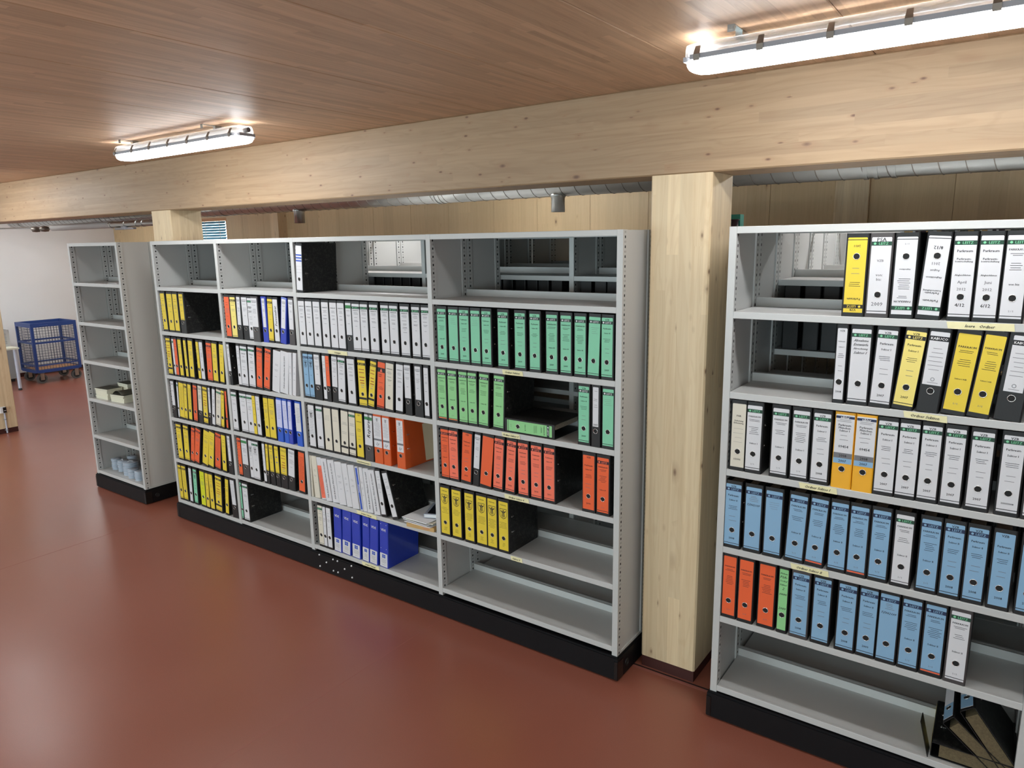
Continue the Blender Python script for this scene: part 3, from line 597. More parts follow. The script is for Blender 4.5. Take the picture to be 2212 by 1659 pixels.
 (4,2): [(-1.162, 0.0728, 0, 0.0588, 0.0, 'Nb;P|Sektor III|'), (-1.0834, 0.076, 0, 0.062, 0.0, 'Nb;P|Sektor III|'), (-1.0076, 0.0682, 0, 0.0582, 0.002, 'Nb;P|Sektor III|'), (-0.9385, 0.0683, 0, 0.059, -0.002, 'Nb;P|Sektor III|'), (-0.8654, 0.0764, 0.038, 0.0632, 0.0, 'Nb;P|Sektor III|!e'), (-0.7626, 0.08, 0.036, 0.066, 0.0, 'Nb;P|Sektor III|!e'), (-0.2254, 0.0735, 0, 0.0595, 0.0, 'Gb;V|Sektor III|2009'), (-0.1583, 0.052, 0, 0.0311, 0, 'Ws;|2009!e'), (-0.0901, 0.0719, 0, 0.0579, 0.0, 'Gb;_')],
 (4,3): [(-1.1562, 0.0638, 0, 0.0556, 0.003, 'Ob;P|Sektor IV|'), (-1.0875, 0.072, 0, 0.0637, -0.003, 'ob;V|Sektor IV|2010'), (-1.0027, 0.0807, 0.067, 0.0667, 0.0, 'Ol;V|Sektor IV|2010'), (-0.9322, 0.0467, 0.08, 0.0387, 0, 'Ws;p'), (-0.863, 0.0835, 0.098, 0.075, 0.003, 'Ol;_'), (-0.7742, 0.0698, 0.062, 0.0614, -0.003, 'ob;V|Sektor IV|2010!e'), (-0.6933, 0.0706, 0.063, 0.0581, 0.001, 'ob;V|Sektor IV|2010'), (-0.6, 0.0747, 0, 0.0623, -0.001, 'ob;V|Sektor IV|2010'), (-0.5155, 0.0775, 0, 0.0635, 0.0, 'ob;V|Sektor IV|2010'), (-0.4332, 0.077, 0, 0.063, 0.0, 'ob;V|Sektor IV|2011!e'), (-0.1962, 0.0791, 0, 0.0651, 0.0, 'Ol;V|Sektor IV|2010'), (-0.1146, 0.0775, 0, 0.0635, 0.0, 'Ob;P|Sektor IV|')],
 (4,4): [(-1.1663, 0.0765, 0, 0.0632, 0.0, 'Yc;T'), (-1.0801, 0.0799, 0, 0.0659, 0.0, 'Yc;T'), (-0.9825, 0.0774, 0, 0.0634, 0.0, 'Yc;T'), (-0.8953, 0.0815, 0, 0.0698, 0.001, 'Yc;T'), (-0.8169, 0.0738, 0, 0.0621, -0.001, 'Yc;T'), (-0.737, 0.077, 0, 0.063, 0.0, 'Yc;T!e')],
 (5,0): [(0.9712, 0.082, 0, 0.068, 0.0, 'Yb;V||2011!u'), (1.0541, 0.0822, 0, 0.0682, 0.0, 'Wb;PSA|VZB|2009/d'), (1.139, 0.0821, 0, 0.0681, 0.0, 'Wb;P|Abgleichlisten|!u'), (1.2257, 0.0823, 0.053, 0.0701, 0.001, 'Wb;M|August|8/12!u'), (1.3232, 0.0775, 0, 0.0668, 0.0, 'Wb;M|April|4/12'), (1.4012, 0.0769, 0, 0.0662, 0.0, 'Wb;M|Juni|6/12'), (1.478, 0.0749, 0, 0.0628, -0.001, 'Wb;P|von bis|')],
 (5,1): [(0.9411, 0.0452, 0, 0.0352, 0.0, 'Wl;V|Sektor I|2008'), (1.0105, 0.0813, 0, 0.0679, 0.0, 'Wb;H'), (1.0917, 0.0795, 0.036, 0.0667, 0.0, 'Wb;V|Sektor I|2007'), (1.17, 0.0755, 0.09, 0.0655, 0.001, 'yb;V|Sektor I|2007'), (1.2539, 0.0753, 0.066, 0.0625, 0, 'Ws;U'), (1.3372, 0.0816, 0.093, 0.069, 0.001, 'Yl;P|Sektor I A/B|'), (1.4153, 0.073, 0.099, 0.0616, 0.0, 'Yl;P|Sektor I A/B|'), (1.5036, 0.0839, 0.071, 0.0579, 0, 'Ws;U')],
 (5,2): [(0.5473, 0.07, 0, 0.0594, 0.002, 'El;1|1/2006'), (0.6195, 0.0728, 0, 0.0622, -0.002, 'Wb;P|Sektor I|!e'), (0.726, 0.0785, 0, 0.0645, 0.0, 'Wb;P|Sektor I|'), (0.8091, 0.0776, 0, 0.0636, 0.0, 'Wb;P|Sektor I|'), (0.8908, 0.0779, 0, 0.0639, 0.0, 'Wb;V|Sektor I|2008'), (0.9755, 0.0769, 0, 0.0689, 0, 'Ws;n/a'), (1.054, 0.076, 0, 0.0696, 0, 'Ws;n/a'), (1.1307, 0.0758, 0, 0.0666, 0.001, 'Wb;V|Sektor I|2007'), (1.2064, 0.074, 0, 0.0661, 0.0, 'Wb;V|Sektor I|2007'), (1.2812, 0.0738, 0, 0.0627, -0.001, 'Wb;V|Sektor I|2007'), (1.3576, 0.0765, 0, 0.0625, 0.0, 'Wb;V|Sektor I|2007'), (1.4421, 0.08, 0, 0.066, 0.0, 'Wb;V|Sektor I|2007'), (1.5348, 0.0774, 0, 0.0634, 0.0, 'Wb;V|Sektor I|2007/2008'), (1.6138, 0.0752, 0, 0.0612, 0.0, 'Wb;V|Sektor I|2007')],
 (5,3): [(0.5439, 0.0739, 0, 0.0676, -0.0022, 'Bb;V|Sektor II|2008!e'), (0.6313, 0.0807, 0, 0.0667, 0.0, 'Bb;h'), (0.7187, 0.0816, 0, 0.0676, 0.0, 'Bb;_'), (0.8117, 0.0826, 0.032, 0.0688, 0.0, 'Bb;P|Sektor II|'), (0.8927, 0.0778, 0.039, 0.0651, 0.0, 'Bb;P|Sektor II|!o'), (0.982, 0.0744, 0, 0.0629, 0.0, 'Bb;P|Sektor II|'), (1.0589, 0.0778, 0, 0.0654, -0.001, 'Bb;P|Sektor II|!o'), (1.137, 0.0768, 0, 0.0629, 0.0, 'Bb;P|Sektor II|'), (1.2193, 0.0753, 0, 0.0613, 0.0, 'Wb;P|Sektor II|'), (1.3087, 0.0775, 0, 0.0635, 0.0, 'Bb;P|Sektor II|'), (1.3865, 0.075, 0, 0.0615, 0.0, 'Bb;V|Sektor II|2008'), (1.462, 0.0744, 0, 0.0609, 0.0, 'Bb;V|Sektor II|2008'), (1.5432, 0.0742, 0, 0.0602, 0.0, 'Bl;V|Sektor II|2008'), (1.6284, 0.0729, 0, 0.0589, 0.0, 'Bb;V|Sektor II|2008')],
 (5,4): [(0.5419, 0.0698, 0, 0.0572, -0.001, 'Ol;P||'), (0.6169, 0.0738, 0, 0.0598, 0.0, 'Ol;P||'), (0.7078, 0.0798, 0, 0.0658, 0.0, 'Ol;P||'), (0.7788, 0.0472, 0, 0.0372, 0.0, 'Nl;S'), (0.8505, 0.0796, 0, 0.0656, 0.0, 'Bb;V|Sektor II|2008/d'), (0.9391, 0.0787, 0, 0.0647, 0.0, 'Bb;V|Sektor II|'), (1.0371, 0.0799, 0, 0.0659, 0.0, 'Bb;V|Sektor II|2008'), (1.1161, 0.0753, 0, 0.0639, 0.001, 'Bb;V|Sektor II|2009'), (1.1932, 0.0773, 0, 0.066, -0.001, 'Bb;h'), (1.273, 0.0779, 0, 0.0639, 0.0, 'Bb;P|Sektor II|'), (1.3542, 0.081, 0, 0.067, 0.0, 'Bb;P|Sektor II|!o'), (1.4366, 0.0763, 0, 0.0623, 0.0, 'Wb;P|Sektor II|/d')],
}

# ------------------------------------------------------------------ lever arch files
FH, FD = .318, .285
BODYM = {}
def body_mesh(w, mat, side):
    k = (round(w, 3), mat, side)
    if k not in BODYM:
        w = k[0]; h = w / 2; t = .0026; c = min(.006, h * .4)
        outer = [(-h, FD), (-h, c), (-h + c * .3, c * .3), (-h + c, 0), (h - c, 0), (h - c * .3, c * .3), (h, c), (h, FD)]
        inner = [(-h + t, FD), (-h + t, c), (-h + t + .0005, c * .7), (-h + c, t), (h - c, t), (h - t - .0005, c * .7), (h - t, c), (h - t, FD)]
        n = 8; m = MB()
        vs = [(x, y, 0) for x, y in outer] + [(x, y, 0) for x, y in inner] + [(x, y, FH) for x, y in outer] + [(x, y, FH) for x, y in inner]
        for i in range(n - 1):
            s = 1 if i in (0, n - 2) else 0
            m.add([vs[i], vs[i + 1], vs[2 * n + i + 1], vs[2 * n + i]], [(0, 1, 2, 3)], s)
            m.add([vs[n + i], vs[n + i + 1], vs[3 * n + i + 1], vs[3 * n + i]], [(3, 2, 1, 0)], 0)
            m.add([vs[i], vs[i + 1], vs[n + i + 1], vs[n + i]], [(3, 2, 1, 0)], 0)
            m.add([vs[2 * n + i], vs[2 * n + i + 1], vs[3 * n + i + 1], vs[3 * n + i]], [(0, 1, 2, 3)], 0)
        for a in (0, n - 1): m.add([vs[a], vs[n + a], vs[3 * n + a], vs[2 * n + a]], [(0, 1, 2, 3)], 0)
        BODYM[k] = m.mesh('cover', [mat, side])
    return BODYM[k]
PAPER = {}
def paper_mesh(w):
    k = round(w, 3)
    if k not in PAPER:
        h = k / 2 - .006; a = random.uniform(.25, .95)
        m = MB(); x1 = -h + 2 * h * a
        m.box(-h, x1, .035, .262, .006, .300); PAPER[k] = m.mesh('paper_block', 'paper_block')
    return PAPER[k]
RING = MB().torus((0, -.0014, 0),   .0118, .0011, 'Y', 20, 6).disc((0, -.0012, 0), .0112, 'Y', 20, 1).mesh('finger_ring', ['chrome', 'hole_dark'])
EYE = MB().torus((0, 0, 0), .0042, .0012, 'X', 12, 5).box(-.0004, .0016, .003, .016, -.0018, .0018).mesh('eyelet', 'chrome')
LABM = {}
def label_mesh(lw, z0, z1, mat, cut=0):
    k = (round(lw, 3), z0, z1, mat)
    if k not in LABM:
        h = k[0] / 2; c = .0025; m = MB()
        p = [(-h, z0), (h, z0), (h, z1 - c), (h - c, z1), (-h + c, z1), (-h, z1 - c)]
        m.add([(x, -.0008, z) for x, z in p] + [(x, .0012, z) for x, z in p], [tuple(range(6))] + [(i, 6 + i, 6 + (i + 1) % 6, (i + 1) % 6) for i in range(6)])
        LABM[k] = m.mesh('spine_label', mat)
    return LABM[k]
PMATS = ['print', 'print_grey', 'print_red', 'print_blue', 'print_white', 'band_green', 'band_mid_green', 'letter_green', 'band_dark_red', 'band_dark_blue', 'band_dark_green'] + ['label_' + c for c in 'YyOWEGNBo'] + ['black_plastic']
PI = {n: i for i, n in enumerate(PMATS)}
def crest(p, x, z, h, mi=0):
    """shield with the monk figure"""
    w = h * .40
    sh = [(-w, .5 * h), (w, .5 * h), (w, -.12 * h), (w * .75, -.35 * h), (0, -.52 * h), (-w * .75, -.35 * h), (-w, -.12 * h)]
    k = .9
    for i in range(7):
        a, b = sh[i], sh[(i + 1) % 7]
        p.poly([(x + a[0], z + a[1]), (x + b[0], z + b[1]), (x + b[0] * k, z + b[1] * k), (x + a[0] * k, z + a[1] * k)], mi)
    r = h * .085
    p.poly([(x + r * math.cos(t * .785), z + .29 * h + r * math.sin(t * .785)) for t in range(8)], mi)
    for s in (-1, 1):
        p.poly([(x + s * .04 * h, z + .19 * h), (x + s * .27 * h, z + .33 * h), (x + s * .31 * h, z + .27 * h), (x + s * .08 * h, z + .06 * h)][::s], mi)
        p.poly([(x + s * .13 * h, z + .10 * h), (x + s * .18 * h, z - .28 * h), (x + s * .11 * h, z - .30 * h), (x + s * .08 * h, z + .10 * h)][::s], mi)
        p.poly([(x + s * .03 * h, z - .34 * h), (x + s * .14 * h, z - .37 * h), (x + s * .13 * h, z - .41 * h), (x + s * .03 * h, z - .38 * h)][::s], mi)
    p.rect(x - .045 * h, x + .045 * h, z - .31 * h, z + .2 * h, mi)
def brand_band(p, lw, z, colour, label_colour):
    """dark band with the maker's lettering across the label"""
    if label_colour in 'WE': mi, ti = PI['band_green'], PI['letter_green']
    elif label_colour in 'Oo': mi, ti = PI['band_dark_red'], PI['label_o']
    elif label_colour == 'B': mi, ti = PI['band_dark_blue'], PI['label_B']
    elif label_colour in 'GN': mi, ti = PI['band_dark_green'], PI['label_W']
    else: mi, ti = 0, PI['label_' + label_colour] if label_colour in 'Yy' else 4
    p.rect(-lw / 2, lw / 2, z - .0075, z + .0075, mi)
    r = .0045; cx = -lw * .33
    p.poly([(cx + r * math.cos(t * .6283), z + r * math.sin(t * .6283)) for t in range(10)], ti, .0003)
    p.text('LEITZ', lw * .10, z, .0092, ti, lw * .62, y=.0003)
def bars(p, lw, zs, mi=0, rnd=None, a=.35, b=.75, h=.0016):
    for z in zs: p.bar(z, lw * rnd.uniform(a, b), h, mi, lw * rnd.uniform(-.04, .04))
CNAME = {'Y': 'yellow', 'y': 'pale-yellow', 'g': 'yellow-green', 'O': 'orange', 'o': 'salmon', 'W': 'white', 'E': 'off-white', 'G': 'mint', 'N': 'leaf-green', 'B': 'light-blue', 'V': 'lilac', 'X': 'white'}
BNAME = {'k': 'black', 'u': 'navy', 'v': 'blue', 'r': 'orange', 'd': 'grey', 'a': 'golden'}
ORD = ['first', 'second', 'third', 'fourth', 'fifth', 'sixth', 'seventh', 'eighth', 'ninth', 'tenth', 'eleventh', 'twelfth', 'thirteenth', 'fourteenth', 'fifteenth', 'sixteenth']
ROWN = ['top row', 'second row', 'third row', 'fourth row', 'fifth row', 'bottom row']
BAYN = {1: "long unit's leftmost bay", 2: "long unit's second bay", 3: "long unit's third bay", 4: "long unit's rightmost bay", 5: 'right-hand unit'}

def file_print(p, col, kind, tx, lw, z0, z1, rnd, bay, pb, pc):
    a = tx.split('|'); t = a[0]
    if kind == 'b' or kind == 'C': 
        if t not in ('A',): brand_band(pb, lw, .2785, None, col)
        p.bar(.0245, lw, .0026)
    nar = lw < .04
    if t == 'V':
        if kind != 'b' or bay >= 4: p.text('VZB', 0, .292, .0088, maxw=lw * .5)
        p.text('Parkraum', 0, .250, .0085, maxw=lw * .68)
        if len(a) > 1 and a[1]: p.text(a[1], 0, .228, .0075, maxw=lw * .55)
        bars(p, lw, [.200, .193, .186], 0, rnd, .4, .66); bars(p, lw, [.152, .132], 1, rnd, .35, .5)
        if len(a) > 2 and a[2]: p.text(a[2], 0, .048, .0088, maxw=lw * .6)
    elif t == 'P':
        p.text('PARKRAUM', 0, .254, .0085, maxw=lw * .80)
        bars(p, lw, [.240, .234], 0, rnd, .4, .75)
        bars(p, lw, [.207 - i * .0075 for i in range(rnd.randint(3, 6))], 0, rnd, .4, .7)
        if len(a) > 1 and a[1]: p.text(a[1], 0, .135, .0075, maxw=lw * .55)
        if len(a) > 2 and a[2]: p.text(a[2], 0, .048, .0085, maxw=lw * .5)
        else: p.text('2 / 5', 0, .042, .006, 1, lw * .3)
    elif t in 'kKL' and len(t) == 1:
        p.text('PARKRAUM', 0, .262 if t != 'k' else .268, .007, maxw=lw * .72)
        bars(p, lw, [.250, .244, .238], 1, rnd, .4, .65); bars(p, lw, [.218, .200, .194], 0, rnd, .3, .6); bars(p, lw, [.165], 1, rnd, .2, .4)
        if t == 'K': bars(p, lw, [.180, .174, .15], 0, rnd, .4, .65)
    elif t == 'M':
        p.text('Parkraum', 0, .250, .0088, maxw=lw * .72); p.text('Parkraum-', 0, .222, .008, maxw=lw * .66); p.text('bewirtschaftung', 0, .213, .007, maxw=lw * .8)
        p.text('Abgleichlisten', 0, .165, .007, maxw=lw * .72); p.text(a[1], 0, .140, .010, 1, lw * .45)
        p.text('2011' if a[1] == 'August' else '2012', 0, .115, .010, 1, lw * .42); p.text(a[2], 0, .058, .012, 0, lw * .5)
    elif t == 'T':
        p.text('Parkraum', 0, .284, .007, maxw=lw * .6); crest(pc, 0, .232, .060)
        bars(p, lw, [.180 - i * .008 for i in range(rnd.randint(4, 7))], 0, rnd, .45, .85, .0014); bars(p, lw, [.056, .048, .040], 0, rnd, .2, .4, .0016)
    elif t == 'H':
        for i, s in enumerate(('Abnahme', 'Entwürfe', 'Abrechnung', 'Sektor I')): p.text(s, 0, .258 - i * .016, .010, 0, lw * .78, shear=.4)
    elif t == 'h' and bay == 5:
        bars(p, lw, [.262, .256, .248, .240], 1, rnd, .3, .6); p.text('TZ002109', 0, .222, .010, 0, lw * .82, shear=.5)
    elif t == 'S':
        for i, (s, z) in enumerate((('Einbau', .283), ('PSA-', .266), ('Sockel', .248), ('Sektor', .230), ('2', .212), ('SWM', .185), ('2009', .118))): p.text(s, 0, z, .0115, 0, lw * .82, shear=.3)
    elif t == 'n':
        zz = .292
        p.rect(-lw / 2, lw / 2, z1 - .016, z1 - .006, PI['band_dark_blue']); p.text('nibler', 0, z1 - .011, .010, 4, lw * .7, y=.0003)
        bars(p, lw, [z1 - .022, z1 - .028], 1, rnd, .6, .8)
        for i, s in enumerate(('Parkraum', 'München', 'Sektor I')): p.text(s, 0, z1 - .043 - i * .0115, .0085, 0, lw * .7)
        bars(p, lw, [z1 - .086, z1 - .104], 1, rnd, .3, .6); p.text('09454', 0, z1 - .132, .0105, 0, lw * .6)
        p.rect(-lw / 2, lw / 2, z0 + .022, z0 + .044, 1); p.rect(-lw / 2, lw / 2, z0, z0 + .022, PI['label_B'])
        p.text('2008', 0, z0 + .033, .010, 0, lw * .55, y=.0003); p.text('2007', 0, z0 + .011, .010, 0, lw * .55, y=.0003)
    elif t == 'U':
        p.rect(-lw / 2, lw / 2, z1 - .034, z1 - .016, 0); p.text('KABUCO', 0, z1 - .025, .011, 4, lw * .86, y=.0003)
        bars(p, lw, [z1 - .062 - i * .016 for i in range(6)], 1, rnd, .4, .8); p.torus((0, p.y, z0 + .022), .006, .0008, 'Y', 12, 4, 1); bars(p, lw, [z0 + .009], 1, rnd, .5, .7)
    elif t == 'z':
        crest(pc, 0, z1 - .022, .022); bars(p, lw, [z1 - .040 - i * .007 for i in range(13)], 1, rnd, .5, .85, .0012)
        p.rect(-lw / 2, lw / 2, z0 + .044, z0 + .056, 1); p.text('Ly', 0, z0 + .024, .018, 1, lw * .5, shear=.5)
    elif t == 'A':
        p.rect(-lw / 2, lw / 2, .240, .268, 0); p.poly([(0, .264), (-.011, .243), (.011, .243)], PI['label_o'], .0003)
        p.text('Regler', -lw * .1, .226, .008, 0, lw * .5); p.text('Band', -lw * .15, .214, .008, 0, lw * .4); bars(p, lw, [.175, .148, .140, .132], 0, rnd, .4, .7); p.rect(-lw / 2, lw / 2, .018, .026, 2)
    elif t == 'r':
        bars(p, lw, [.245, .225], 2, rnd, .6, .8, .004); bars(p, lw, [.195, .175, .158], 2, rnd, .5, .7, .005); bars(p, lw, [.145, .13], 3, rnd, .3, .5, .0025)
        p.rect(-lw / 2, lw / 2, .052, .066, 0) if kind == 'b' and bay in (3, 1) else None
    elif t == 'q':
        if kind == 's': bars(p, lw, [.225], 3, rnd, .4, .5, .006); bars(p, lw, [.185], 3, rnd, .4, .5, .006)
        else:
            p.rect(-lw / 2, lw / 2, .052, .066, 0); bars(p, lw, [.226, .219, .212, .16, .15], 1, rnd, .5, .8)
    elif t == 'stripes':
        for i in range(3): p.rect(-lw / 2, lw / 2, .238 - i * .0185, .247 - i * .0185, 3)
        bars(p, lw, [.17, .15, .13], 1, rnd, .8, .9, .0008)
    elif t == 'PRM': p.text('PRM', 0, .236, .020, 0, lw * .8); p.text('2009', 0, .208, .020, 0, lw * .8); bars(p, lw, [.17, .155, .13, .12], 0, rnd, .4, .7)
    elif t == 'PSA':
        p.text('PSA', 0, .293, .014, 0, lw * .6); p.text('VZB', 0, .215, .009, 1, lw * .4); p.text('von:', 0, .162, .010, 1, lw * .45); p.text('bis:', 0, .145, .010, 1, lw * .35); p.text('2009', 0, .052, .014, 1, lw * .7)
    elif t == '1': p.text('PAR', 0, .248, .008, 0, lw * .4); p.text('Sicherung', 0, .226, .007, 0, lw * .7); p.text('Erkennung', 0, .216, .007, 0, lw * .7); bars(p, lw, [.19, .17, .15, .13], 1, rnd, .5, .8, .0008); p.text(a[1], 0, .052, .008, 0, lw * .6)
    elif t.startswith('~'):
        s = t[1:]
        if s: p.text(s, 0, (z0 + z1) / 2 + .03, lw * .42, 0, (z1 - z0) * .8, math.pi / 2, shear=.25 if len(s) < 14 else 0)
        else: bars(p, lw, [.225, .21, .19, .17, .15, .13], 0, rnd, .25, .5)
    elif t == '_':
        if rnd.random() < .8: bars(p, lw, [.250, .241, .231, .222], 1, rnd, .4, .75, .0009)
    elif t == 'c': crest(pc, 0, .24, .035); bars(p, lw, [.19, .165, .14], 0, rnd, .3, .6)
    elif t == 'm': bars(p, lw, [z1 - .035 - i * .011 for i in range(int((z1 - z0 - .09) / .011))], 1 if col in 'WV' else 0, rnd, .5, .8)
    elif t == '' and len(a) > 1:
        bars(p, lw, [z1 - .02, z1 - .06, z1 - .068, z1 - .09, z1 - .1], 1, rnd, .5, .7); p.text(a[1], 0, z0 + .010, .010, 0, lw * .8)
    else:
        zz = z1 - .04 if kind != 's' else z1 - .03
        bars(p, lw, [zz, zz - .018], 0 if col not in 'W' else 1, rnd, .4, .7); bars(p, lw, [zz - .045 - i * .007 for i in range(rnd.randint(2, 5))], 1, rnd, .45, .7); bars(p, lw, [zz - .10], 0, rnd, .2, .4)
    if kind in 'cC' and t not in ('T', 'c'): crest(pc, 0, .236, .042)
    if kind == 's' and col in 'GN': p.rect(-lw / 2, lw / 2, z1 - .034, z1 - .014, PI['band_mid_green'])
    if kind == 's' and col in 'WYEV' and t in 'hpqr' and len(t) == 1:
        p.bar(z1 - .018, lw * .92, .0022); p.bar(z1 - .026, lw * .92, .0022)
        if col == 'Y': p.bar(z0 + .006, lw, .0024)

def make_file(bay, r, i, n, x, w, lean, lw, lo, spec):
    rnd = random.Random(bay * 1000 + r * 100 + i)
    up = 'u' in spec.split('!')[1] if '!' in spec else False
    eye = '!' in spec and 'e' in spec.split('!')[1]; ostrip = '!' in spec and 'o' in spec.split('!')[1]
    core = spec.split('!')[0]
    bodyc = 'k'
    head, _, tx = core.partition(';')
    if '/' in head: head, bodyc = head.split('/')
    elif len(tx) > 2 and tx[-2] == '/' and tx[-1] in 'uvrda' : tx, bodyc = tx[:-2], tx[-1]
    col, kind = head[0], head[1]
    z = LV[bay][r] + .0003
    theta = math.atan(lean); z += abs(math.sin(theta)) * w / 2
    y = rnd.uniform(.003, .008)
    if bay == 2 and r == 1 and i == 5: y = -.012
    where = '%s from left, %s of %s' % (ORD[i], ROWN[r], BAYN[bay])
    grp = 'files on the %s of the %s' % (ROWN[r], BAYN[bay])
    if kind == 'W':
        t = thing('bound_booklet', '%s bound booklet, %s' % ({'E': 'thin off-white', 'o': 'white and salmon', 'B': 'white and blue'}.get(col, 'white'), where), 'booklet', (x, y, z), (0, theta, 0), grp)
        hh = .297; h = w / 2
        c = MB(); c.cbox(-h, h, 0, .21, 0, hh, .0015); c.obj('cover', 'label_W' if col != 'E' else 'label_E', t)
        MB().box(-h + .001, h - .001, .004, .2105, .002, hh + .0006).obj('paper_block', 'paper_white', t)
        p = Print(-.0003)
        if col == 'o': p.rect(-h * .9, h * .9, .01, .24, PI['label_o']); bars(p, w, [.04 + .006 * k for k in range(30)], PI['label_W'], rnd, .6, .85, .001)
        elif col == 'B': p.rect(-h * .6, h * .6, .006, .288, 3)
        s = tx[1:] if tx.startswith('~') else ''
        if s: p.text(s, 0, .15, min(.012, w * .5), 4 if col == 'B' else 0, .27, math.pi / 2, y=.0003)
        elif col != 'o': bars(p, w, [.20, .192, .16, .152, .11], 1, rnd, .2, .5)
        p.obj('cover_print', PMATS, t)
        return t
    if kind == 'V':
        t = thing('ring_binder', 'glossy blue binder with white sticker, ' + where, 'binder', (x, y, z), (0, theta, 0), grp)
        link('cover', body_mesh(w, 'cover_u', 'cover_u'), t); link('paper_block', paper_mesh(w), t)
        link('spine_label', label_mesh(w * .84, .004, .098, 'label_W'), t, (-.001, 0, 0))
        p = Print(); p.text('VDE', -.001, .262, .0165, 4, w * .72); q = w * .09
        for dx in (-1, 1):
            for dz in (-1, 1): p.rect(dx * q * 1.1 - q, dx * q * 1.1 + q, .078 + dz * q * .9 - q * .8, .078 + dz * q * .9 + q * .8, 3)
        bars(p, w, [.056, .050, .044, .038, .032, .018], 1, rnd, .3, .6, .0012)
        if i == 8:
            for sx in (-1, 1):
                for zz in (.132, .300): p.poly([(sx * .024 + .0025 * math.cos(k), zz + .0025 * math.sin(k)) for k in range(6)], 4)
        p.obj('label_print', PMATS, t)
        return t
    desc = '%s file with %s%s label' % (BNAME[bodyc], CNAME[col] if not (kind == 's' and col in 'GN') else 'white-green', ' short' if kind == 's' else '')
    t = thing('lever_arch_file', desc + ', ' + where, 'file', (x, y, z), (0, theta, 0), grp)
    side = 'marbled_board' if bodyc in 'kd' else 'cover_' + bodyc
    link('cover', body_mesh(w, 'cover_' + bodyc, side), t)
    link('paper_block', paper_mesh(w), t)
    z0, z1 = (.016, .302) if kind != 's' else (.105, .305)
    if kind == 's' and bodyc == 'a': z0, z1 = .105, .308
    ringz = .087 if kind != 's' else .082
    mat = 'label_' + ('W' if (kind == 's' and col in 'GN') else col)
    if up: z0, z1, ringz = FH - z1, FH - z0, FH - ringz
    lwc = min(lw, w - .006)
    lo = max(-(w - lwc) / 2 + .0015, min((w - lwc) / 2 - .0015, lo))
    link('spine_label', label_mesh(lwc, z0, z1, mat), t, (lo, 0, 0))
    link('finger_ring', RING, t, (lo if kind != 's' else 0, 0, ringz), None) if w > .032 else None
    if w <= .032:
        o = link('finger_ring', RING, t, (lo, 0, ringz)); o.scale = (.72, 1, .72)
    p = Print(-.0011, FH if up else None)
    if up: z0, z1 = FH - z1, FH - z0
    pb, pc = Print(-.0011, FH if up else None), Print(-.0011, FH if up else None)
    file_print(p, col, kind, tx, lwc, z0, z1, rnd, bay, pb, pc)
    if ostrip: p.rect(-lwc / 2, lwc / 2, .0165, .0225, PI['label_O']) 
    if bay == 4 and r == 2 and i < 2: p.rect(-lwc / 2, lwc / 2, .0165, .0215, PI['label_O'])
    for q_, nm in ((p, 'label_text'), (pb, 'brand_band'), (pc, 'crest')):
        if q_.v:
            used = sorted(set(q_.mi)); q_.mi = [used.index(m) for m in q_.mi]
            q_.obj(nm, [PMATS[u] for u in used], t, (lo, 0, 0))
    if eye:
        for zz in (.215, .125): link('eyelet', EYE, t, (w / 2 + .0003, .028, zz))
    return t
for (bay, r), ents in FILES.items():
    for i, e in enumerate(ents): make_file(bay, r, i, len(ents), *e)

# the file lying flat in the rightmost bay: its spine faces the aisle, its top points right
t = make_file(4, 2, 5, 9, 0, .079, 0, .061, 0, 'Nb;P|Sektor III|')
t['label'] = 'black lever arch file with leaf green label lying flat under mint green row'
t.location = (-.7175, .006, LV[4][2] + .0405); t.rotation_euler = (0, math.pi / 2, 0)

# ------------------------------------------------------------------ loose things on the shelves
# loose card leaning against the last orange file of the third bay
m = MB(); n = 6; z = LV[3][3]
vs = []
for i in range(n + 1):
    f = i / n
    for zz in (0, .245): vs.append((-1.4985 + .012 * f + .022 * f * f + zz * .02, .045 + .205 * f, z + .006 + zz + .006 * f))
m.add(vs, [(2 * i, 2 * i + 2, 2 * i + 3, 2 * i + 1) for i in range(n)])
m.add([(x + .0012, y, zz) for x, y, zz in vs], [(2 * i + 1, 2 * i + 3, 2 * i + 2, 2 * i) for i in range(n)])
p_ = thing('loose_card', 'large beige card sheet leaning against the last orange file', 'card', (0, 0, 0)); m.obj('sheet', 'kraft_pale' if 'kraft_pale' in MATS else 'tape', p_)
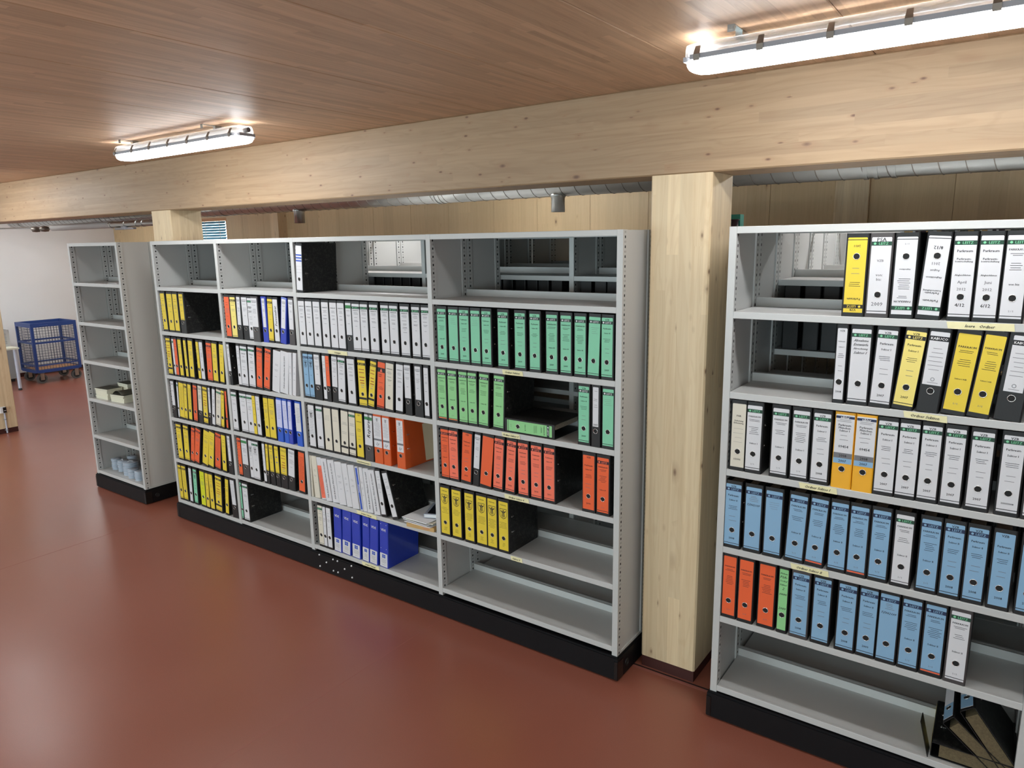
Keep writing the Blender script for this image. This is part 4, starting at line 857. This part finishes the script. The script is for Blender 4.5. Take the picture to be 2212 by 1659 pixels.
# pile right end of third bay, fifth row
zb = LV[3][4]
bx = thing('cardboard_box', 'flat brown cardboard box under papers beside the leaning black file', 'box', (-1.375, .135, zb + .0003), (0, 0, .10))
b = MB(); b.cbox(-.105, .105, -.15, .15, 0, .026, .002); b.obj('carton', 'kraft', bx)
b = MB(); b.box(.02, .07, -.1508, -.1, .006, .0266); b.obj('packing_tape', 'plywood', bx)
for k, (dx, dy, rz, mt) in enumerate([(.0, -.01, .02, 'paper_white'), (-.012, -.006, -.06, 'paper_white'), (-.004, .004, .08, 'paper_cream'), (-.016, -.012, -.02, 'paper_white')]):
    pp = MB(); n = 5; w2, d2 = .104, .146
    vs = []
    for i in range(n + 1):
        for j in range(n + 1):
            x = -w2 + 2 * w2 * i / n; yy = -d2 + 2 * d2 * j / n
            vs.append((x, yy, .003 * max(0, -(yy + .08) / .1) * random.uniform(.3, 1.6)))
    m_ = (n + 1) * (n + 1); vs2 = [(a, c, d + .004) for a, c, d in vs]
    q = [(i * (n + 1) + j, (i + 1) * (n + 1) + j, (i + 1) * (n + 1) + j + 1, i * (n + 1) + j + 1) for i in range(n) for j in range(n)]
    rim = [i * (n + 1) for i in range(n + 1)] + [n * (n + 1) + j for j in range(1, n + 1)] + [i * (n + 1) + n for i in range(n - 1, -1, -1)] + [j for j in range(n - 1, 0, -1)]
    pp.add(vs + vs2, [tuple(m_ + i for i in f) for f in q] + [f[::-1] for f in q] + [(rim[i], rim[(i + 1) % len(rim)], m_ + rim[(i + 1) % len(rim)], m_ + rim[i]) for i in range(len(rim))])
    pp.obj('loose_papers', mt, None, (-1.378 + dx, .132 + dy, zb + .0272 + k * .0078), (0, 0, rz), label='sheaf of curled papers on brown carton, %s from bottom' % ORD[k], cat='papers', group='papers on the brown carton')
bk = thing('thick_book', 'white softcover book with black front lying on the paper pile', 'book', (-1.345, .150, zb + .062), (0, 0, .42))
b = MB(); b.box(-.066, .066, -.098, .098, .0, .020); b.obj('pages', 'paper_white', bk)
b = MB(); b.box(-.067, .067, -.1, .1, .020, .0212); b.box(-.067, .067, -.1, .1, -.0012, 0); b.box(-.067, -.0655, -.1, .1, 0, .02); b.obj('cover', 'light_metal', bk)
MB().box(-.05, .05, -.085, .085, .0211, .0216).obj('cover_picture', 'book_black', bk)

# tipped-over files at the right end of the right unit: spine up, feet towards the aisle
def fallen(label, loc, lean, yaw, w, lab):
    t = thing('lever_arch_file', label, 'file', loc, group='tipped files at the end of the right unit')
    # local: height -> +Y (into the shelf), depth -> down, width -> X
    base = Matrix(((1, 0, 0, 0), (0, 0, 1, 0), (0, -1, 0, 0), (0, 0, 0, 1)))
    t.matrix_world = Matrix.Translation(loc) @ Matrix.Rotation(yaw, 4, 'Z') @ Matrix.Rotation(lean, 4, 'Y') @ base
    link('cover', body_mesh(w, 'cover_k', 'marbled_board'), t)
    m = MB(); m.box(-w / 2 + .006, w / 2 - .006, .03, .262, .004, .300); m.obj('paper_block', 'dark_paper', t)
    link('spine_label', label_mesh(w - .012, .016, .302, 'label_' + lab), t); link('finger_ring', RING, t, (0, 0, .087))
    p = Print(); p.rect(-w / 2 + .006, w / 2 - .006, .016, .115, PI['label_B'] if lab != 'y' else PI['label_y']); p.obj('label_field', PMATS, t)
    for zz in (.215, .125): link('eyelet', EYE, t, (w / 2 + .0003, .028, zz))
    return t
zs = LV[5][5]
fallen('black file tipped over leftward, grey and blue label, lower one of the tipped pair', (1.432, .022, zs + .186), -.873, .04, .056, 'W')
fallen('black file tipped over leftward, grey and blue label, upper one of the tipped pair', (1.490, .022, zs + .256), -.640, .06, .060, 'W')
fl_ = fallen('thin black file lying flat under tipped files, olive spine label facing left', (1.384, .024, zs + .034), -1.571, .02, .064, 'y')
bd = thing('loose_board', 'thin black cover board leaning beside the tipped files', 'board', (1.377, .01, zs + .001), (0, -.24, 0))
MB().cbox(-.0015, .0015, 0, .07, 0, .15, .0005).obj('board', 'black_plastic', bd); MB().box(-.0019, -.0015, .003, .067, .004, .146).obj('lining', 'cover_dark', bd)

# left unit: brochures and spools
Z3 = LV[0][3]; zsp = LV[0][5]
def brochure_stack(cx, cy, n, w, d, rz, where):
    z = Z3 + .0003
    for k in range(n):
        h = .0125 + random.random() * .003
        m = MB(); m.box(-w / 2, w / 2, -d / 2, d / 2, .0008, h - .0008, 0)
        m.box(-w / 2 - .001, w / 2 + .001, -d / 2 - .001, d / 2 + .001, 0, .0008, 1); m.box(-w / 2 - .001, w / 2 + .001, -d / 2 - .001, d / 2 + .001, h - .0008, h, 1)
        m.obj('brochure', ['paper_cream', 'cover_dark' if k == n - 1 else 'paper_cream'], None, (cx + random.uniform(-.003, .003), cy + random.uniform(-.003, .003), z), (0, 0, rz + random.uniform(-.03, .03)),
              label='cream brochure in %s stack of far-left unit, %s from bottom' % (where, ORD[k]), cat='brochure', group='brochures on the far-left unit')
        z += h + .0002
brochure_stack(-5.385, .115, 7, .20, .145, .06, 'front left')
brochure_stack(-5.10, .115, 5, .20, .145, .10, 'front right')
brochure_stack(-5.30, .255, 9, .20, .100, -.05, 'rear left')
brochure_stack(-5.02, .255, 8, .20, .100, .04, 'rear right')
m = MB(); vs = []
for i in range(7):
    f = i / 6
    for yy in (-.07, .07): vs.append((-5.17 + .16 * f, .115 + yy, Z3 + .074 + .035 * math.sin(math.pi * f) * (1 if yy < 0 else .8)))
m.add(vs, [(2 * i, 2 * i + 2, 2 * i + 3, 2 * i + 1) for i in range(6)]); m.add([(a, b_, c - .002) for a, b_, c in vs], [(2 * i + 1, 2 * i + 3, 2 * i + 2, 2 * i) for i in range(6)])
m.obj('curled_brochure', 'cover_dark', None, label='dark brochure bent upward on the front right stack', cat='brochure')
for k, (x, y, rz) in enumerate([(-4.86, .09, .2), (-4.95, .12, -.1)]):
    m = MB(); m.box(-.1, .1, -.07, .07, 0, .002 + .001 * k); m.obj('paper_sheets', 'paper_white', None, (x + .02, y, LV[0][0] + .0003 + k * .0026), (0, 0, rz), label='thin paper sheets lying on upper shelf of far-left unit, %s' % ['lower ones', 'upper ones'][k], cat='papers')
def spool(r, h): return MB().lathe([(0, 0), (r, 0), (r, h * .3), (r * .8, h * .34), (r * .8, h * .66), (r, h * .7), (r, h * .96), (r * .3, h), (0, h)], n=22).mesh('spool', 'spool_grey')
sA, sB = spool(.046, .0205), spool(.066, .0235)
for (x, y, n, me, h, where) in [(-5.43, .125, 5, sA, .0207, 'leftmost'), (-5.315, .125, 5, sA, .0207, 'second from left'), (-5.150, .115, 5, sB, .0237, 'large middle'), (-5.022, .075, 4, sA, .0207, 'front right'),
                                 (-4.905, .075, 4, sA, .0207, 'rightmost'), (-5.02, .225, 5, sB, .0237, 'large rear'), (-5.37, .245, 5, sA, .0207, 'rear left')]:
    for k in range(n):
        link('spool', me, None, (x + random.uniform(-.003, .003), y + random.uniform(-.003, .003), zsp + .0003 + k * h), None, 'grey flat spool in %s stack, %s from bottom' % (where, ORD[k]), 'spool', 'grey spools on the far-left unit')
for k, (x, y, zz) in enumerate([(-5.315, .125, 5 * .0207), (-5.15, .115, 5 * .0237)]):
    MB().tube([(-.02, 0, .004), (-.005, .006, .006), (.01, -.002, .005), (.024, -.01, .004)], .0028, 6).obj('cable_tie', 'paper_white', None, (x, y, zsp + zz + .001), (0, 0, k * 1.2), label='white wire end on the %s spool stack' % ['second', 'large middle'][k], cat='wire')

# ------------------------------------------------------------------ ducts behind the beam
DY, DZ, DR = 2.10, 2.708, .10
d = thing('spiral_duct', 'long galvanised spiral duct under the ceiling behind the beam', 'duct', (0, 0, 0))
MB().tube([(-12.3, DY, DZ), (4.8, DY, DZ)], DR, 28).obj('pipe', 'steel', d)
pts = []
N = int(17.1 / .137) * 16
for i in range(N + 1):
    a = 2 * math.pi * i / 16; pts.append((-12.3 + 17.1 * i / N, DY + (DR + .001) * math.cos(a), DZ + (DR + .001) * math.sin(a)))
MB().tube(pts, .0032, 4).obj('spiral_seam', 'clip_steel', d)
for x in (-11.9, -9.2, -6.3, -2.95, -2.9, .62, .68, .78):
    MB().tube([(x - .012, DY, DZ), (x + .012, DY, DZ)], DR + .006, 28).obj('sleeve', 'steel', d)
for x in (-1.674, -4.95):
    s = MB(); s.lathe([(.052, 0), (.056, 0), (.056, .11), (.066, .125), (.066, .15), (.052, .15)], n=20)
    s.obj('outlet_stub', 'steel', d, (x, DY, DZ - .222))
sd = thing('supply_pipe', 'insulated grey pipe with damper under the spiral duct, far left', 'duct', (0, 0, 0))
PY, PZ = 1.9, 2.562
MB().tube([(-10.4, PY, PZ), (-8.65, PY, PZ)], .045, 18).obj('insulated_pipe', 'crate_grey', sd)
MB().tube([(-8.65, PY, PZ), (-6.6, PY, PZ)], .042, 18).obj('bare_pipe', 'steel', sd)
for x in (-8.62, -8.25, -7.95, -7.8): MB().tube([(x - .02, PY, PZ), (x + .02, PY, PZ)], .047, 18).obj('collar', 'steel', sd)
a_ = MB(); a_.box(-8.5, -8.05, PY - .03, PY + .03, PZ - .072, PZ - .046); a_.box(-8.3, -8.2, PY - .045, PY - .01, PZ - .07, PZ - .03); a_.obj('damper_motor', 'gasket', sd)
MB().tube([(-12.5, PY, PZ + .035), (-10.4, PY, PZ)], .012, 8).obj('branch_pipe', 'steel', sd)
for k, x in enumerate((-10.75, -10.45)):
    MB().lathe([(0, -.055), (.05, -.05), (.07, -.01), (.05, .02), (0, .03)], n=16).obj('valve_cap', 'clip_steel', None, (x - .1, PY - .05, PZ - .0), label='grey round fitting under duct at far left, %s one' % ['left', 'right'][k], cat='fitting')

# teal carton with a dark reel on the rear unit, seen beside the column
tb = thing('teal_box', 'teal carton standing on shelf tops just right of the column', 'box', (.20, .86, 2.302))
MB().cbox(-.10, .045, -.03, .03, 0, .074, .001).obj('carton', 'teal_card', tb)
r = thing('tape_reel', 'small dark red reel in front of the teal carton', 'reel', (.225, .806, 2.302))
MB().lathe([(0, 0), (.024, 0), (.024, .006), (.018, .008), (.018, .040), (.024, .042), (.024, .048), (0, .048)], n=16).obj('reel_body', 'band_dark_red', r)
# black rubber mat edge on top of the long unit
# files stored on the second row behind the right unit, top bay
kin = ['paper_cream', 'kraft', 'paper_white', 'cover_dark', 'band_dark_red']
x = 1.02; k = 0
while x < 1.63:
    wd = random.uniform(.008, .022); hh = random.uniform(.232, .247)
    fo = MB(); fo.box(-wd / 2 + .0005, wd / 2 - .0005, 0, .24, 0, hh); fo.obj('paper_folder', random.choice(kin), None, (x + wd / 2, .70, 2.0473), label='thin folder in a row behind the top files of right unit', cat='folder', group='thin folders on the rear unit')
    x += wd; k += 1
fx = thing('lever_arch_file', 'dark blue file dimly seen through the top bay of right unit', 'file', (.93, .69, 1.7003))
link('cover', body_mesh(.078, 'cover_u', 'cover_u'), fx); link('paper_block', paper_mesh(.078), fx)

dark = body_mesh(.078, 'cover_k', 'marbled_board')  # rear row added to fill the dark there: stored files and shade together
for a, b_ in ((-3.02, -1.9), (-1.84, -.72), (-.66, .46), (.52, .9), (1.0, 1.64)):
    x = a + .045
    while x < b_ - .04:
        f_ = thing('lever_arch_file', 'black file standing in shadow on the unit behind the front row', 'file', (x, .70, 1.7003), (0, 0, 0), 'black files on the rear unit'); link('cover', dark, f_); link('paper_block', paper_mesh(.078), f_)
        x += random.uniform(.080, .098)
# ------------------------------------------------------------------ far left: cart, table, crate, cabinet, socket
c = thing('wire_cart', 'blue wire-mesh cart on castors by the white wall', 'cart', (-12.29, 2.36, 0))
X0, X1, Y0, Y1, ZB0, ZB1 = -.31, .31, -.36, .36, .195, 1.03
pm('blue_wire', (60, 68, 92), .5)
for x in (X0, X1 - .04):
    for yv in (Y0, Y1 - .04): MB().box(x, x + .04, yv, yv + .04, ZB0, ZB1 if True else 0).obj('corner_post', 'blue_paint', c)
for zz, hh in ((ZB0 - .01, .05), (.30, .02), (.68, .03), (ZB1 - .07, .07)):
    nm = 'frame_rail'
    for args in ((X0 + .04, X1 - .04, Y0, Y0 + .03), (X0 + .04, X1 - .04, Y1 - .03, Y1), (X0, X0 + .03, Y0 + .04, Y1 - .04), (X1 - .03, X1, Y0 + .04, Y1 - .04)):
        MB().box(*args, zz, zz + hh).obj(nm, 'blue_paint', c)
MB().box(X0 + .03, X1 - .03, Y0 + .03, Y1 - .03, ZB0 + .015, ZB0 + .035).obj('deck', 'plywood', c)
wm = MB(); s = .0022
for xx in (X0 + .012, X1 - .012):
    for i in range(1, 14): yv = Y0 + .04 + i * .046; wm.box(xx - s, xx + s, yv - s, yv + s, ZB0 + .03, ZB1 - .03)
    for i in range(1, 18): zz = ZB0 + i * .046; wm.box(xx - s, xx + s, Y0 + .03, Y1 - .03, zz - s, zz + s)
for yv in (Y0 + .012, Y1 - .012):
    for i in range(1, 13): xx = X0 + .02 + i * .046; wm.box(xx - s, xx + s, yv - s, yv + s, ZB0 + .03, ZB1 - .03)
    for i in range(1, 18): zz = ZB0 + i * .046; wm.box(X0 + .03, X1 - .03, yv - s, yv + s, zz - s, zz + s)
wm.obj('wire_mesh', 'blue_wire', c, kind='stuff')
MB().tube([(X1 + .002, -.22, .985), (X1 + .02, -.22, .985), (X1 + .02, -.10, .985), (X1 + .002, -.10, .985)], .008, 8).obj('latch_handle', 'blue_paint', c)
wheel = MB().tube([(-.022, 0, 0), (.022, 0, 0)], .08, 24).mesh('tyre', 'rubber'); hub = MB().tube([(-.024, 0, 0), (.024, 0, 0)], .055, 18).mesh('hub', 'rubber_dark')
for x in (-.24, .25):
    for yv in (-.27, .28):
        w_ = link('tyre', wheel, c, (x, yv, .0805)); link('hub', hub, w_)
        f_ = MB(); f_.box(-.034, -.028, -.03, .03, -.02, .1); f_.box(.028, .034, -.03, .03, -.02, .1); f_.box(-.034, .034, -.04, .04, .096, .104); f_.obj('fork', 'steel', c, (x, yv, .0805))
for k in range(4):
    MB().cbox(-.24, .22, -.14, .14, 0, .085, .004).obj('carton', 'paper_white', None, (-12.30, 2.15 + (k % 2) * .32, .2312 + (k // 2) * .0855), label='pale carton inside the blue wire cart, %s' % ['lower front', 'lower rear', 'upper front', 'upper rear'][k], cat='box') if False else None

tb = thing('work_table', 'grey-white table with round metal legs left of the cart', 'table', (-12.1, 1.05, 0))
MB().cbox(-.42, .42, -.68, .64, .672, .697, .003, axis='Z').obj('table_top', 'table_top', tb)
for x in (-.37, .37):
    for yv in (-.6, .585):
        MB().tube([(x, yv, .03), (x, yv, .672)], .026, 16).obj('leg', 'light_metal', tb)
        MB().tube([(x, yv, .0), (x, yv, .03)], [.03, .02], 14).obj('foot', 'rubber_dark', tb)
cab = thing('pedestal_cabinet', 'grey metal pedestal under the table, behind the table leg', 'cabinet', (-12.83, 1.66, 0))
MB().cbox(-.22, .15, -.28, .28, .05, .62, .004).obj('body', 'crate_grey', cab); MB().box(-.2, .13, -.26, .26, 0, .05).obj('plinth', 'rubber_dark', cab)
cr = thing('perforated_crate', 'grey perforated metal crate on the table', 'crate', (-12.2, 1.535, .6972))
m = MB()
def perf_plate(mb, P, u0, u1, v0, v1, nu, nv, hs=.5):
    for i in range(nu):
        for j in range(nv):
            a, b_ = u0 + (u1 - u0) * i / nu, u0 + (u1 - u0) * (i + 1) / nu; c_, d_ = v0 + (v1 - v0) * j / nv, v0 + (v1 - v0) * (j + 1) / nv
            ha, hb = a + (b_ - a) * (1 - hs) / 2, b_ - (b_ - a) * (1 - hs) / 2; hc, hd = c_ + (d_ - c_) * (1 - hs) / 2, d_ - (d_ - c_) * (1 - hs) / 2
            q = [P(a, c_), P(b_, c_), P(b_, d_), P(a, d_), P(ha, hc), P(hb, hc), P(hb, hd), P(ha, hd)]
            mb.add(q, [(0, 1, 5, 4), (1, 2, 6, 5), (2, 3, 7, 6), (3, 0, 4, 7)])
H_ = .27
perf_plate(m, lambda u, v: (.2, u, v), -.12, .12, .03, H_ - .05, 5, 6); perf_plate(m, lambda u, v: (u, .15, v), -.2, .2, .03, H_ - .05, 8, 6)
perf_plate(m, lambda u, v: (-.2, u, v), -.15, .15, .03, H_ - .05, 6, 6); perf_plate(m, lambda u, v: (u, -.15, v), -.2, .2, .03, H_ - .05, 8, 6)
m.box(-.2, .2, -.15, .15, 0, .03); m.box(-.2, .2, -.15, -.145, H_ - .05, H_); m.box(-.2, .2, .145, .15, H_ - .05, H_); m.box(.195, .2, -.15, .15, H_ - .05, H_); m.box(-.2, -.195, -.15, .15, H_ - .05, H_)
m.box(.195, .2, .12, .15, .03, H_ - .05); m.box(.195, .2, -.15, -.12, .03, H_ - .05); m.box(-.19, .19, -.14, .14, .031, .034)
m.obj('shell', 'crate_grey', cr)
so = thing('wall_socket', 'white wall socket with black flap on the left timber column', 'socket', (-8.7, .345, .30))
MB().cbox(0, .035, -.04, .02, -.035, .04, .003).obj('housing', 'paper_white', so)
MB().box(.035, .041, -.012, .024, -.032, .036).obj('flap', 'black_plastic', so); MB().box(.0408, .0414, -.006, .018, -.008, -.002).obj('flap_mark', 'paper_white', so)
MB().tube([(.016, .005, -.035), (.016, .005, -.294)], .010, 10).obj('conduit', 'light_metal', so)
for zz in (-.12, -.255): MB().tube([(.016, .005, zz - .006), (.016, .005, zz + .006)], .014, 10).box(0, .012, -.012, .022, zz - .005, zz + .005).obj('conduit_clip', 'gasket', so)
bpy.context.view_layer.update()
